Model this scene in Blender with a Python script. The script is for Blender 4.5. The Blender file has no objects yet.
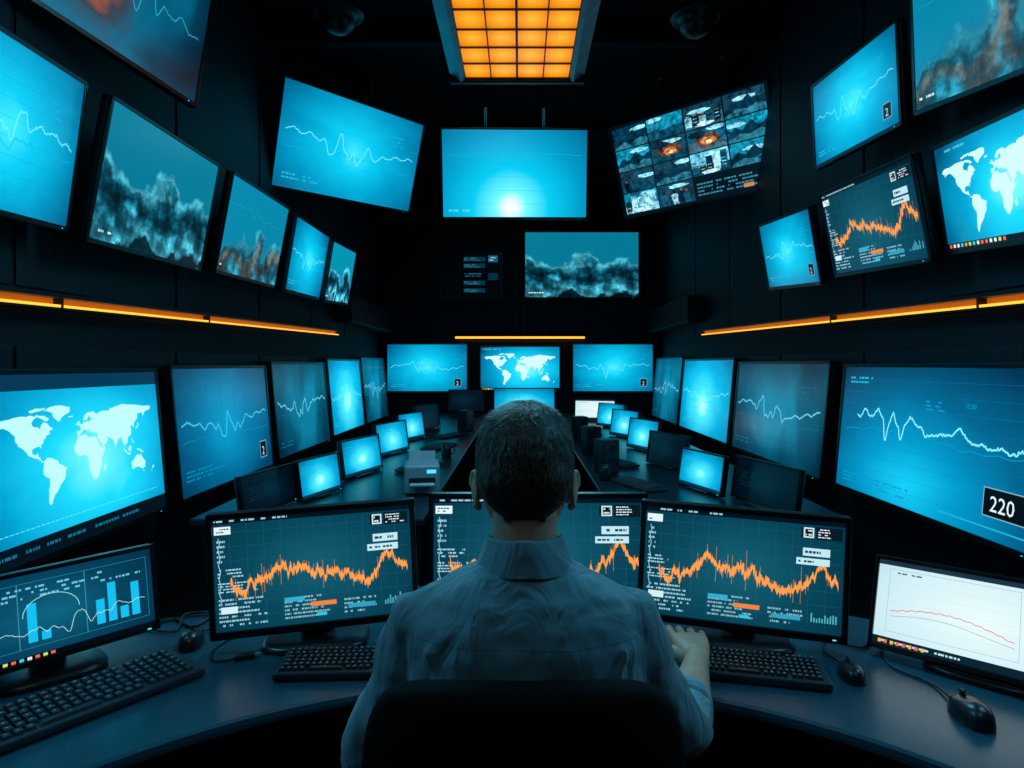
import bpy, bmesh, math, random
import numpy as np
from mathutils import Vector, Matrix, Euler
from mathutils.geometry import tessellate_polygon
random.seed(7)
sc=bpy.context.scene
try:
    sc.view_settings.view_transform='Standard'; sc.view_settings.look='None'
except Exception as e: print(e)
EYE=1.42; DESK=0.72

# ------------------------------------------------------------------ materials
MATS={}
def lin(c): return tuple((max(x,0.0))**2.2 for x in c[:3])
def newmat(name):
    m=bpy.data.materials.new(name); m.use_nodes=True
    nt=m.node_tree; nt.nodes.clear()
    out=nt.nodes.new('ShaderNodeOutputMaterial'); b=nt.nodes.new('ShaderNodeBsdfPrincipled')
    nt.links.new(b.outputs[0],out.inputs[0]); MATS[name]=m
    return m,nt,b
def N(nt,t,**k):
    n=nt.nodes.new(t)
    for a,v in k.items(): setattr(n,a,v)
    return n
def L(nt,a,b): nt.links.new(a,b)
def simple(name,col,rough=.5,metal=0.,emis=None,es=0.,bump=0.,bscale=60.,var=0.,spec=.5,scale3=None):
    m,nt,b=newmat(name)
    b.inputs['Base Color'].default_value=(*col,1); b.inputs['Roughness'].default_value=rough
    b.inputs['Metallic'].default_value=metal; b.inputs['Specular IOR Level'].default_value=spec
    if emis: b.inputs['Emission Color'].default_value=(*emis,1); b.inputs['Emission Strength'].default_value=es
    if bump or var:
        tc=N(nt,'ShaderNodeTexCoord'); mp=N(nt,'ShaderNodeMapping'); L(nt,tc.outputs['Object'],mp.inputs[0])
        if scale3: mp.inputs['Scale'].default_value=scale3
        nz=N(nt,'ShaderNodeTexNoise'); nz.inputs['Scale'].default_value=bscale; nz.inputs['Detail'].default_value=5
        L(nt,mp.outputs[0],nz.inputs['Vector'])
        if bump:
            bp=N(nt,'ShaderNodeBump'); bp.inputs['Strength'].default_value=bump; bp.inputs['Distance'].default_value=.02
            L(nt,nz.outputs['Fac'],bp.inputs['Height']); L(nt,bp.outputs[0],b.inputs['Normal'])
        if var:
            r=N(nt,'ShaderNodeValToRGB'); r.color_ramp.elements[0].position=.3; r.color_ramp.elements[1].position=.7
            r.color_ramp.elements[0].color=(*[c*(1-var) for c in col],1); r.color_ramp.elements[1].color=(*[c*(1+var) for c in col],1)
            L(nt,nz.outputs['Fac'],r.inputs[0]); L(nt,r.outputs[0],b.inputs['Base Color'])
    return m
simple('wall_paint',(.005,.009,.014),.65,bump=.15,bscale=40,var=.3,spec=.2)
simple('wall_panel',(.006,.012,.018),.55,bump=.1,bscale=30,var=.3,spec=.2)
simple('ceiling_paint',(.003,.004,.006),.85,var=.3,bscale=10,spec=.15)
simple('floor_carpet',(.004,.006,.009),.9,bump=.4,bscale=300,var=.4,spec=.2)
simple('black_plastic',(.008,.010,.012),.32,bump=.05,bscale=500)
simple('bezel',(.005,.007,.009),.28)
simple('dark_metal',(.012,.018,.025),.4,metal=.6,var=.2,bscale=20)
simple('frame_metal',(.18,.29,.36),.4,metal=.4,var=.15,bscale=12)
simple('printer_plastic',(.26,.34,.38),.45,var=.05,bscale=20)
simple('desk_top',(.010,.055,.080),.25,bump=.03,bscale=300,var=.18)
simple('console_top',(.006,.024,.036),.28,bump=.03,bscale=300,var=.18)
simple('desk_edge',(.006,.009,.012),.45)
simple('keycap',(.014,.017,.021),.4)
simple('key_base',(.022,.027,.034),.35)
simple('key_legend',(.35,.4,.42),.5)
simple('chair_fabric',(.002,.0025,.003),.9,bump=.35,bscale=350,spec=.12)
simple('cable',(.006,.007,.008),.45)
simple('paper',(.40,.48,.52),.7,var=.1,bscale=15)
simple('trousers',(.012,.016,.03),.8,bump=.3,bscale=120)
simple('shoe_leather',(.01,.008,.007),.35)
simple('led_orange',(.2,.1,.02),.5,emis=(1.,.40,.025),es=1.9)
simple('led_band',(.25,.1,.02),.5,emis=(1.,.20,.005),es=.32)
simple('led_cyan',(0,.1,.1),.5,emis=(.1,.8,1.),es=1.0)
simple('eye_white',(.7,.7,.7),.2)
simple('eye_iris',(.03,.05,.08),.1)
m,nt,b=newmat('skin')
tc=N(nt,'ShaderNodeTexCoord'); nz=N(nt,'ShaderNodeTexNoise'); nz.inputs['Scale'].default_value=40; nz.inputs['Detail'].default_value=6
L(nt,tc.outputs['Object'],nz.inputs['Vector'])
r=N(nt,'ShaderNodeValToRGB'); r.color_ramp.elements[0].color=(.44,.20,.13,1); r.color_ramp.elements[1].color=(.64,.34,.23,1)
L(nt,nz.outputs['Fac'],r.inputs[0]); L(nt,r.outputs[0],b.inputs['Base Color'])
b.inputs['Roughness'].default_value=.48; b.inputs['Subsurface Weight'].default_value=.08; b.inputs['Subsurface Radius'].default_value=(.01,.004,.002)
bp=N(nt,'ShaderNodeBump'); bp.inputs['Strength'].default_value=.15; bp.inputs['Distance'].default_value=.004
nz2=N(nt,'ShaderNodeTexNoise'); nz2.inputs['Scale'].default_value=350; L(nt,tc.outputs['Object'],nz2.inputs['Vector'])
L(nt,nz2.outputs['Fac'],bp.inputs['Height']); L(nt,bp.outputs[0],b.inputs['Normal'])
m,nt,b=newmat('hair')
at=N(nt,'ShaderNodeVertexColor',layer_name='Col'); L(nt,at.outputs['Color'],b.inputs['Base Color']); b.inputs['Roughness'].default_value=.5
m,nt,b=newmat('shirt_cloth')
tc=N(nt,'ShaderNodeTexCoord'); mp=N(nt,'ShaderNodeMapping'); mp.inputs['Scale'].default_value=(1,1,.36); mp.inputs['Rotation'].default_value=(0,.3,0)
L(nt,tc.outputs['Object'],mp.inputs[0])
nz=N(nt,'ShaderNodeTexNoise'); nz.inputs['Scale'].default_value=12; nz.inputs['Detail'].default_value=3; nz.inputs['Distortion'].default_value=1.0
L(nt,mp.outputs[0],nz.inputs['Vector'])
nz2=N(nt,'ShaderNodeTexNoise'); nz2.inputs['Scale'].default_value=900; L(nt,tc.outputs['Object'],nz2.inputs['Vector'])
bp=N(nt,'ShaderNodeBump'); bp.inputs['Strength'].default_value=.7; bp.inputs['Distance'].default_value=.035
L(nt,nz.outputs['Fac'],bp.inputs['Height'])
bp2=N(nt,'ShaderNodeBump'); bp2.inputs['Strength'].default_value=.2; bp2.inputs['Distance'].default_value=.002
L(nt,nz2.outputs['Fac'],bp2.inputs['Height']); L(nt,bp.outputs[0],bp2.inputs['Normal']); L(nt,bp2.outputs[0],b.inputs['Normal'])
sx_=N(nt,'ShaderNodeSeparateXYZ'); L(nt,tc.outputs['Object'],sx_.inputs[0])
d1=N(nt,'ShaderNodeMath',operation='SUBTRACT'); d1.inputs[1].default_value=1.008; L(nt,sx_.outputs['Z'],d1.inputs[0])
d2=N(nt,'ShaderNodeMath',operation='ABSOLUTE'); L(nt,d1.outputs[0],d2.inputs[0])
d3=N(nt,'ShaderNodeMath',operation='LESS_THAN'); d3.inputs[1].default_value=.0009; L(nt,d2.outputs[0],d3.inputs[0])
mx=N(nt,'ShaderNodeMix',data_type='RGBA'); mx.inputs[6].default_value=(.105,.215,.265,1); mx.inputs[7].default_value=(.07,.14,.17,1)
L(nt,d3.outputs[0],mx.inputs['Factor']); L(nt,mx.outputs[2],b.inputs['Base Color'])
b.inputs['Roughness'].default_value=.75; b.inputs['Sheen Weight'].default_value=.2

def gfx(name,es,photo=False):
    m,nt,b=newmat(name)
    at=N(nt,'ShaderNodeVertexColor',layer_name='Col')
    b.inputs['Base Color'].default_value=(.01,.01,.01,1); b.inputs['Roughness'].default_value=.3
    b.inputs['Emission Strength'].default_value=es
    if photo:   # photographic grain / tonal variation over flat regions
        tc=N(nt,'ShaderNodeTexCoord'); nz=N(nt,'ShaderNodeTexNoise'); nz.inputs['Scale'].default_value=16; nz.inputs['Detail'].default_value=8; nz.inputs['Roughness'].default_value=.65; nz.inputs['Distortion'].default_value=.8
        L(nt,tc.outputs['Object'],nz.inputs['Vector'])
        r=N(nt,'ShaderNodeValToRGB'); e=r.color_ramp.elements; e[0].position=.36; e[0].color=(.12,.16,.2,1); e[1].position=.66; e[1].color=(2.0,2.2,2.3,1); L(nt,nz.outputs['Fac'],r.inputs[0])
        mx=N(nt,'ShaderNodeMix',data_type='RGBA',blend_type='MULTIPLY'); mx.inputs['Factor'].default_value=1
        L(nt,at.outputs['Color'],mx.inputs[6]); L(nt,r.outputs[0],mx.inputs[7]); L(nt,mx.outputs[2],b.inputs['Emission Color'])
    else: L(nt,at.outputs['Color'],b.inputs['Emission Color'])
gfx('screen_graphics',1.1); gfx('screen_photo',1.15,True)
def screen_base(name,es):
    m,nt,b=newmat(name)
    b.inputs['Base Color'].default_value=(.005,.006,.008,1); b.inputs['Roughness'].default_value=.25
    b.inputs['Emission Strength'].default_value=es
    tc=N(nt,'ShaderNodeTexCoord')
    return m,nt,b,tc
def ramp(nt,els):
    r=N(nt,'ShaderNodeValToRGB'); e=r.color_ramp.elements
    while len(e)<len(els): e.new(.5)
    for i,(p,c) in enumerate(els):
        e[i].position=p; e[i].color=(*lin(c),1)
    return r
def glow(name,els,center=(.5,.5),sc_=(1.,.8),wob=.12,wscale=2.2,es=1.12,streak=None):
    m,nt,b,tc=screen_base(name,es)
    mp=N(nt,'ShaderNodeVectorMath',operation='SUBTRACT'); mp.inputs[1].default_value=(*center,0)
    L(nt,tc.outputs['UV'],mp.inputs[0])
    ms=N(nt,'ShaderNodeVectorMath',operation='MULTIPLY'); ms.inputs[1].default_value=(*sc_,0); L(nt,mp.outputs[0],ms.inputs[0])
    ln=N(nt,'ShaderNodeVectorMath',operation='LENGTH'); L(nt,ms.outputs[0],ln.inputs[0])
    nz=N(nt,'ShaderNodeTexNoise'); nz.inputs['Scale'].default_value=wscale; nz.inputs['Detail'].default_value=4; nz.inputs['Distortion'].default_value=.6
    oi=N(nt,'ShaderNodeObjectInfo'); ad=N(nt,'ShaderNodeVectorMath',operation='ADD')
    sm=N(nt,'ShaderNodeVectorMath',operation='SCALE'); sm.inputs['Scale'].default_value=.7
    L(nt,oi.outputs['Location'],sm.inputs[0]); L(nt,tc.outputs['UV'],ad.inputs[0]); L(nt,sm.outputs[0],ad.inputs[1])
    if streak:
        s2=N(nt,'ShaderNodeVectorMath',operation='MULTIPLY'); s2.inputs[1].default_value=(*streak,1); L(nt,ad.outputs[0],s2.inputs[0]); L(nt,s2.outputs[0],nz.inputs['Vector'])
    else: L(nt,ad.outputs[0],nz.inputs['Vector'])
    mm=N(nt,'ShaderNodeMath',operation='MULTIPLY_ADD'); mm.inputs[1].default_value=wob*2; L(nt,nz.outputs['Fac'],mm.inputs[0])
    sb=N(nt,'ShaderNodeMath',operation='SUBTRACT'); sb.inputs[1].default_value=wob; L(nt,ln.outputs['Value'],sb.inputs[0]); L(nt,sb.outputs[0],mm.inputs[2])
    r=ramp(nt,els); L(nt,mm.outputs[0],r.inputs[0]); L(nt,r.outputs[0],b.inputs['Emission Color'])
def clouds(name,els,vmul=1.3,off=.5,nscale=2.4,sx=1.7,es=1.1,rough=.52,pos=(0,0,0)):
    m,nt,b,tc=screen_base(name,es)
    mp=N(nt,'ShaderNodeMapping'); mp.inputs['Scale'].default_value=(sx,1,1); mp.inputs['Location'].default_value=pos; L(nt,tc.outputs['UV'],mp.inputs[0])
    nz=N(nt,'ShaderNodeTexNoise'); nz.inputs['Scale'].default_value=nscale; nz.inputs['Detail'].default_value=10; nz.inputs['Roughness'].default_value=rough
    nz.inputs['Distortion'].default_value=.2
    L(nt,mp.outputs[0],nz.inputs['Vector'])
    sp=N(nt,'ShaderNodeSeparateXYZ'); L(nt,tc.outputs['UV'],sp.inputs[0])
    a=N(nt,'ShaderNodeMath',operation='SUBTRACT'); a.inputs[0].default_value=off; L(nt,sp.outputs['Y'],a.inputs[1])
    mm=N(nt,'ShaderNodeMath',operation='MULTIPLY_ADD'); mm.inputs[1].default_value=vmul; L(nt,a.outputs[0],mm.inputs[0]); L(nt,nz.outputs['Fac'],mm.inputs[2])
    nz2=N(nt,'ShaderNodeTexNoise'); nz2.inputs['Scale'].default_value=nscale*2.0; nz2.inputs['Detail'].default_value=9; nz2.inputs['Roughness'].default_value=.6
    L(nt,mp.outputs[0],nz2.inputs['Vector'])
    r2=ramp(nt,[(.36,(.28,.34,.38)),(.50,(.70,.74,.76)),(.60,(1.2,1.25,1.25)),(.70,(1.5,1.5,1.5))]); L(nt,nz2.outputs['Fac'],r2.inputs[0])
    r=ramp(nt,els); L(nt,mm.outputs[0],r.inputs[0])
    st=ramp(nt,[(els[1][0]-.02,(0,0,0)),(els[3][0],(1,1,1))]); L(nt,mm.outputs[0],st.inputs[0])
    mx=N(nt,'ShaderNodeMix',data_type='RGBA',blend_type='MULTIPLY'); L(nt,st.outputs[0],mx.inputs['Factor'])
    L(nt,r.outputs[0],mx.inputs[6]); L(nt,r2.outputs[0],mx.inputs[7]); L(nt,mx.outputs[2],b.inputs['Emission Color'])
glow('scr_cyan',[(.0,(.26,.90,.99)),(.16,(.06,.77,.92)),(.38,(.01,.59,.76)),(.58,(.01,.41,.57)),(.75,(.01,.24,.37))],wob=.14)
glow('scr_cyan_low',[(.0,(.70,.99,1.)),(.12,(.30,.90,.98)),(.36,(.04,.67,.85)),(.62,(.01,.43,.61)),(.8,(.01,.27,.41))],center=(.5,.4))
glow('scr_sun',[(.0,(1.,1.,1.)),(.05,(.85,1.,1.)),(.11,(.42,.95,1.)),(.26,(.06,.77,.92)),(.5,(.02,.58,.75)),(.75,(.01,.40,.55))],center=(.47,.12),wob=.03,sc_=(1.,.6))
glow('scr_map',[(.0,(.50,.98,1.)),(.2,(.12,.83,.97)),(.42,(.02,.61,.79)),(.7,(.01,.30,.44))],center=(.6,.45))
glow('scr_blue',[(.0,(.04,.58,.76)),(.3,(.02,.42,.59)),(.55,(.01,.27,.40)),(.8,(.01,.15,.24))],center=(.5,.5),wob=.15)
glow('scr_big',[(.0,(.10,.77,.93)),(.25,(.02,.57,.76)),(.5,(.01,.37,.53)),(.8,(.01,.19,.30))],center=(.45,.15),wob=.08)
glow('scr_dim',[(.15,(.07,.46,.58)),(.35,(.03,.30,.40)),(.6,(.02,.17,.24)),(.9,(.01,.09,.13))],center=(.5,.45),wob=.40,wscale=1.3,streak=(2.5,.7))
glow('scr_slate',[(.0,(.10,.36,.43)),(.35,(.06,.27,.34)),(.8,(.03,.15,.21))],wob=.05)
glow('scr_bars',[(.0,(.08,.38,.48)),(.35,(.05,.25,.35)),(.8,(.02,.12,.18))],wob=.08)
glow('scr_off',[(.0,(.03,.14,.19)),(.35,(.02,.08,.12)),(.8,(.012,.045,.07))],wob=.2)
glow('scr_white',[(.0,(.93,1.,1.)),(.5,(.80,.93,.96)),(.9,(.60,.80,.86))],wob=.03,es=1.)
glow('scr_swirl',[(.05,(.60,.33,.21)),(.18,(.22,.25,.30)),(.34,(.05,.38,.50)),(.55,(.04,.23,.32)),(.9,(.03,.12,.18))],center=(.35,.4),wob=.55,wscale=1.8)
def cl(sky,rim,mid,dark,low): return [(.0,sky),(.46,sky),(.53,rim),(.59,mid),(.68,dark),(.80,mid),(.95,rim),(1.,low)]
clouds('scr_clouds',cl((.05,.47,.58),(.30,.70,.78),(.11,.42,.50),(.04,.22,.28),(.03,.14,.19)),off=.55,vmul=.95,es=1.)
clouds('scr_clouds2',cl((.05,.55,.67),(.34,.76,.84),(.11,.44,.54),(.03,.20,.27),(.03,.14,.19)),off=.48,nscale=2.0,pos=(3,1,0),vmul=.95)
clouds('scr_mount',cl((.05,.50,.63),(.20,.60,.69),(.12,.42,.50),(.34,.35,.32),(.24,.21,.18)),off=.36,nscale=1.8,pos=(7,2,0),vmul=.9)
m,nt,b,tc=screen_base('ceiling_diffuser',1.0)
r=ramp(nt,[(.0,(1.,.74,.20)),(.35,(1.,.62,.07)),(.7,(.90,.44,.02))])
ln=N(nt,'ShaderNodeVectorMath',operation='DISTANCE'); ln.inputs[1].default_value=(.5,.5,0); L(nt,tc.outputs['UV'],ln.inputs[0]); L(nt,ln.outputs['Value'],r.inputs[0]); L(nt,r.outputs[0],b.inputs['Emission Color'])

# ------------------------------------------------------------------ mesh builder
class MB:
    def __init__(s): s.v=[];s.f=[];s.m=[];s.c=[];s.uv=[];s.sm=[]
    def add(s,vs,fs,mat,col=(0,0,0),uv=None,smooth=False,M=None):
        o=len(s.v)
        if M is not None: vs=[M@Vector(v) for v in vs]
        s.v+= [tuple(v) for v in vs]
        for f in fs:
            s.f.append(tuple(i+o for i in f)); s.m.append(mat); s.c.append(col); s.sm.append(smooth)
            s.uv.append([uv[i] for i in f] if uv else [(0,0)]*len(f))
    def box(s,c,size,mat,bev=0,seg=2,M=None,smooth=False,fn=None,col=(0,0,0)):
        bm=bmesh.new(); bmesh.ops.create_cube(bm,size=1)
        for v in bm.verts: v.co=Vector((v.co.x*size[0],v.co.y*size[1],v.co.z*size[2]))
        if bev:
            ed=[e for e in bm.edges if len(e.link_faces)==2 and e.calc_face_angle()>.5]
            bmesh.ops.bevel(bm,geom=ed,offset=bev,segments=seg,affect='EDGES',profile=.5)
        vs=[]
        for v in bm.verts:
            p=v.co.copy()
            if fn: p=fn(p)
            vs.append(p+Vector(c))
        bm.verts.index_update(); fs=[[v.index for v in f.verts] for f in bm.faces]; bm.free()
        s.add(vs,fs,mat,M=M,smooth=smooth,col=col)
    def loft(s,rings,mat,cap0=True,cap1=True,M=None,smooth=True,col=(0,0,0),closed=True):
        n=len(rings[0]); vs=[p for r in rings for p in r]; fs=[]
        for i in range(len(rings)-1):
            for j in range(n if closed else n-1):
                k=(j+1)%n; fs.append((i*n+j,i*n+k,(i+1)*n+k,(i+1)*n+j))
        if cap0: fs.append(tuple(range(n-1,-1,-1)))
        if cap1: fs.append(tuple((len(rings)-1)*n+j for j in range(n)))
        s.add(vs,fs,mat,M=M,smooth=smooth,col=col)
    def tube(s,pts,rad,mat,seg=10,M=None,round_=False,col=(0,0,0)):
        pts=[Vector(p) for p in pts]
        if not hasattr(rad,'__len__'): rad=[rad]*len(pts)
        rad=list(rad)
        if round_:
            d0=(pts[0]-pts[1]).normalized(); d1=(pts[-1]-pts[-2]).normalized(); r0=rad[0];r1=rad[-1]
            pre=[(pts[0]+d0*r0*math.sin(a),r0*math.cos(a)) for a in (1.45,1.,.5)]
            post=[(pts[-1]+d1*r1*math.sin(a),r1*math.cos(a)) for a in (.5,1.,1.45)]
            pts=[p for p,_ in pre]+pts+[p for p,_ in post]; rad=[q for _,q in pre]+rad+[q for _,q in post]
        rings=[]; up=None
        for i,p in enumerate(pts):
            t=(pts[min(i+1,len(pts)-1)]-pts[max(i-1,0)]).normalized()
            if up is None:
                up=Vector((0,0,1)) if abs(t.z)<.9 else Vector((1,0,0))
            a=t.cross(up).normalized(); up=a.cross(t).normalized()
            rings.append([p+(a*math.cos(2*math.pi*j/seg)+up*math.sin(2*math.pi*j/seg))*rad[i] for j in range(seg)])
        s.loft(rings,mat,M=M,col=col)
    def ell(s,c,r,mat,M=None,seg=20,rings=12,R=None):
        vs=[];fs=[]
        R=R or Matrix.Identity(3)
        for i in range(rings+1):
            ph=math.pi*i/rings
            for j in range(seg):
                th=2*math.pi*j/seg
                vs.append(Vector(c)+R@Vector((r[0]*math.sin(ph)*math.cos(th),r[1]*math.sin(ph)*math.sin(th),r[2]*math.cos(ph))))
        for i in range(rings):
            for j in range(seg):
                k=(j+1)%seg; fs.append((i*seg+j,(i+1)*seg+j,(i+1)*seg+k,i*seg+k))
        s.add(vs,fs,mat,M=M,smooth=True)
    def build(s,name,loc=(0,0,0),rot=None,parent=None):
        me=bpy.data.meshes.new(name); me.from_pydata(s.v,[],s.f)
        names=[]
        for x in s.m:
            if x not in names: names.append(x)
        for x in names: me.materials.append(MATS[x])
        ix={x:i for i,x in enumerate(names)}
        me.polygons.foreach_set('material_index',[ix[x] for x in s.m])
        me.polygons.foreach_set('use_smooth',s.sm)
        ca=me.color_attributes.new('Col','FLOAT_COLOR','CORNER')
        cc=[];uu=[]
        for f,c,u in zip(s.f,s.c,s.uv):
            for k in range(len(f)): cc+= [c[0],c[1],c[2],1.]; uu+=[u[k][0],u[k][1]]
        ca.data.foreach_set('color',cc)
        ul=me.uv_layers.new(name='UVMap'); ul.data.foreach_set('uv',uu)
        me.update(); me.validate()
        ob=bpy.data.objects.new(name,me); sc.collection.objects.link(ob); ob.location=loc
        if rot is not None: ob.rotation_mode='XYZ'; ob.rotation_euler=rot
        if parent: ob.parent=parent
        return ob
def empty(name,loc=(0,0,0),rz=0):
    e=bpy.data.objects.new(name,None); e.empty_display_size=.1; sc.collection.objects.link(e); e.location=loc; e.rotation_euler=(0,0,rz); return e

_tc={}
def text_tris(s):
    if s in _tc: return _tc[s]
    cu=bpy.data.curves.new('t','FONT'); cu.body=s; cu.resolution_u=2
    ob=bpy.data.objects.new('t',cu); sc.collection.objects.link(ob)
    bpy.context.view_layer.update()
    dg=bpy.context.evaluated_depsgraph_get(); ev=ob.evaluated_get(dg); me=ev.to_mesh()
    vs=[(v.co.x,v.co.y) for v in me.vertices]; fs=[tuple(p.vertices) for p in me.polygons]
    ev.to_mesh_clear(); bpy.data.objects.remove(ob); bpy.data.curves.remove(cu)
    _tc[s]=(vs,fs); return _tc[s]

# ------------------------------------------------------------------ screen canvas
class Canvas:
    def __init__(s,mb,w,h,M=None): s.mb=mb; s.w=w; s.h=h; s.M=M; s.mat='screen_graphics'
    def P(s,u,v,l): return ((u-.5)*s.w,-.0012-.0002*l,(v-.5)*s.h)
    def poly(s,pts,col,l=1):
        tr=tessellate_polygon([[Vector((p[0],p[1],0)) for p in pts]])
        s.mb.add([s.P(p[0],p[1],l) for p in pts],[tuple(t) for t in tr],s.mat,lin(col),M=s.M)
    def rect(s,u0,v0,u1,v1,col,l=1):
        s.mb.add([s.P(u0,v0,l),s.P(u1,v0,l),s.P(u1,v1,l),s.P(u0,v1,l)],[(0,1,2,3)],s.mat,lin(col),M=s.M)
    def frame(s,u0,v0,u1,v1,t,col,l=1):
        a=t*s.h/s.w
        s.rect(u0,v0,u1,v0+t,col,l);s.rect(u0,v1-t,u1,v1,col,l);s.rect(u0,v0,u0+a,v1,col,l);s.rect(u1-a,v0,u1,v1,col,l)
    def line(s,pts,t,col,l=2):
        A=s.w/s.h
        vs=[];fs=[]
        n=len(pts)
        for i,(u,v) in enumerate(pts):
            u0,v0=pts[max(i-1,0)];u1,v1=pts[min(i+1,n-1)]
            dx=(u1-u0)*A;dy=v1-v0;d=math.hypot(dx,dy) or 1
            nx=-dy/d*t*.5/A;ny=dx/d*t*.5
            vs+=[s.P(u+nx,v+ny,l),s.P(u-nx,v-ny,l)]
            if i: k=2*i; fs.append((k-2,k-1,k+1,k))
        s.mb.add(vs,fs,'screen_graphics',lin(col),M=s.M)
    def text(s,st,u,v,size,col,l=3):
        vs,fs=text_tris(st)
        k=size; A=s.w/s.h
        s.mb.add([s.P(u+x*k/A,v+y*k,l) for x,y in vs],fs,'screen_graphics',lin(col),M=s.M)
    def dashes(s,u0,v0,u1,v1,rows,col,fill=.75,l=2,dens=1.):
        rh=(v1-v0)/rows
        for i in range(rows):
            u=u0; vv=v1-(i+.5)*rh
            end=u0+(u1-u0)*random.uniform(.5,1)
            while u<end:
                wd=random.uniform(.006,.03)*dens
                if random.random()<fill: s.rect(u,vv-rh*.22,min(u+wd,end),vv+rh*.22,col,l)
                u+=wd+.006*dens
WORLD=[[(-168,66),(-160,70),(-140,70),(-125,72),(-110,73),(-95,73),(-85,70),(-95,62),(-92,57),(-82,55),(-80,51),(-78,58),(-72,62),(-65,59),(-60,54),(-56,51),(-65,48),(-62,45),(-70,43),(-75,38),(-76,34),(-81,31),(-80,25),(-83,29),(-90,29),(-97,27),(-97,20),(-91,18),(-88,21),(-87,16),(-83,10),(-78,8),(-82,7),(-87,12),(-95,15),(-105,20),(-110,27),(-115,31),(-120,34),(-124,40),(-124,48),(-132,55),(-142,60),(-152,59),(-162,55),(-158,60),(-166,62)],
[(-72,78),(-60,82),(-35,83),(-20,80),(-22,72),(-38,66),(-44,60),(-52,66),(-56,74)],[(-95,76),(-78,78),(-65,82),(-85,82),(-98,79)],[(-85,73),(-72,71),(-62,66),(-68,63),(-76,67),(-88,71)],
[(-78,8),(-72,12),(-62,10),(-52,5),(-50,0),(-42,-3),(-35,-7),(-39,-14),(-41,-22),(-48,-27),(-54,-34),(-58,-38),(-63,-41),(-66,-46),(-69,-52),(-72,-54),(-75,-48),(-73,-38),(-71,-28),(-70,-18),(-76,-14),(-81,-5),(-79,1)],
[(-6,35),(10,37),(11,33),(20,31),(32,31),(35,25),(38,18),(43,12),(51,12),(47,4),(40,-4),(40,-15),(35,-22),(32,-29),(26,-34),(19,-34),(15,-26),(12,-17),(13,-8),(9,0),(9,4),(4,6),(-5,5),(-9,5),(-15,11),(-17,15),(-16,22),(-10,30)],
[(44,-17),(49,-13),(50,-17),(47,-25),(44,-24)],
[(-9,43),(-9,37),(-5,36),(0,39),(4,43),(9,44),(15,38),(17,40),(13,45),(19,41),(23,37),(26,40),(28,37),(36,36),(35,31),(40,22),(44,13),(52,16),(59,22),(56,25),(57,26.5),(66,25),(72,20),(77,8),(80,14),(87,21),(92,22),(95,16),(98,10),(103,2),(103,10),(107,10),(109,18),(117,23),(121,30),(118,38),(125,40),(127,35),(129,37),(130,43),(140,50),(141,58),(155,59),(157,52),(163,60),(178,63),(180,69),(160,70),(140,73),(113,75),(100,77),(85,74),(70,72),(68,68),(55,69),(42,67),(38,65),(30,70),(18,69),(8,62),(6,58),(11,59),(14,56),(18,62),(22,65),(22,60),(28,60),(20,55),(9,54),(8,57),(5,53),(-2,49),(1,46),(-2,43)],
[(-5,50),(1,51),(-2,56),(-4,58),(-6,56),(-3,54),(-5,52)],[(-10,52),(-6,52),(-6,55),(-9,54)],[(-24,64),(-14,65),(-16,67),(-23,66)],[(131,32),(137,34),(141,36),(142,43),(140,42),(138,37)],
[(95,5),(101,0),(106,-6),(102,-4),(97,2)],[(109,1),(114,6),(118,4),(116,-4),(110,-3)],[(106,-6),(114,-7),(114,-9),(106,-8)],[(131,-1),(140,-3),(147,-7),(150,-11),(142,-8),(134,-4)],[(120,18),(122,14),(126,8),(123,10),(119,15)],
[(114,-22),(122,-18),(130,-12),(136,-12),(137,-16),(141,-11),(146,-19),(153,-26),(150,-37),(144,-38),(138,-35),(131,-32),(124,-33),(115,-34)],[(167,-46),(174,-41),(178,-38),(174,-36),(172,-41)],[(144,-41),(148,-41),(147,-43)]]
def wmap(cv,u0,v0,u1,v1,col):
    for p in WORLD:
        q=[]
        for i in range(len(p)):
            a=p[i];b_=p[(i+1)%len(p)]; q.append(a)
            d=math.hypot(a[0]-b_[0],a[1]-b_[1])
            if d>6: q.append(((a[0]+b_[0])/2+random.uniform(-1.2,1.2),(a[1]+b_[1])/2+random.uniform(-1.2,1.2)))
        cv.poly([(u0+(x+172)/354*(u1-u0),v0+(y+58)/143*(v1-v0)) for x,y in q],col)
def ecg(seed,base=.5,amp=.16,n=160,u0=.04,u1=.96,spike=.45):
    r=np.random.RandomState(seed); ph=r.rand(6)*6.28
    out=[]
    for i in range(n+1):
        u=u0+(u1-u0)*i/n; env=math.exp(-((u-spike)/.18)**2)
        y=base+amp*(.20*math.sin(7*u+ph[0])+ env*(.34*math.sin(34*u+ph[1])+.26*math.sin(61*u+ph[2])+.12*math.sin(120*u+ph[3]))+.06*math.sin(60*u+ph[4])+.02*r.randn())
        out.append((u,y))
    return out
def taskbar(cv,dark=True):
    cv.rect(0,0,1,.055,(.02,.05,.08) if dark else (.05,.1,.13),1)
    for i in range(14):
        c=random.choice([(.9,.9,.9),(.9,.6,.2),(.2,.8,.9),(.8,.85,.4),(.9,.4,.3)])
        cv.rect(.02+i*.035,.012,.04+i*.035,.045,c,2)
def icon(cv):
    cv.rect(.84,.1,.93,.27,(.02,.05,.08),3); cv.frame(.84,.1,.93,.27,.012,(.4,.58,.65),4); cv.text('2',.865,.13,.12,(.7,.84,.9),5)
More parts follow.
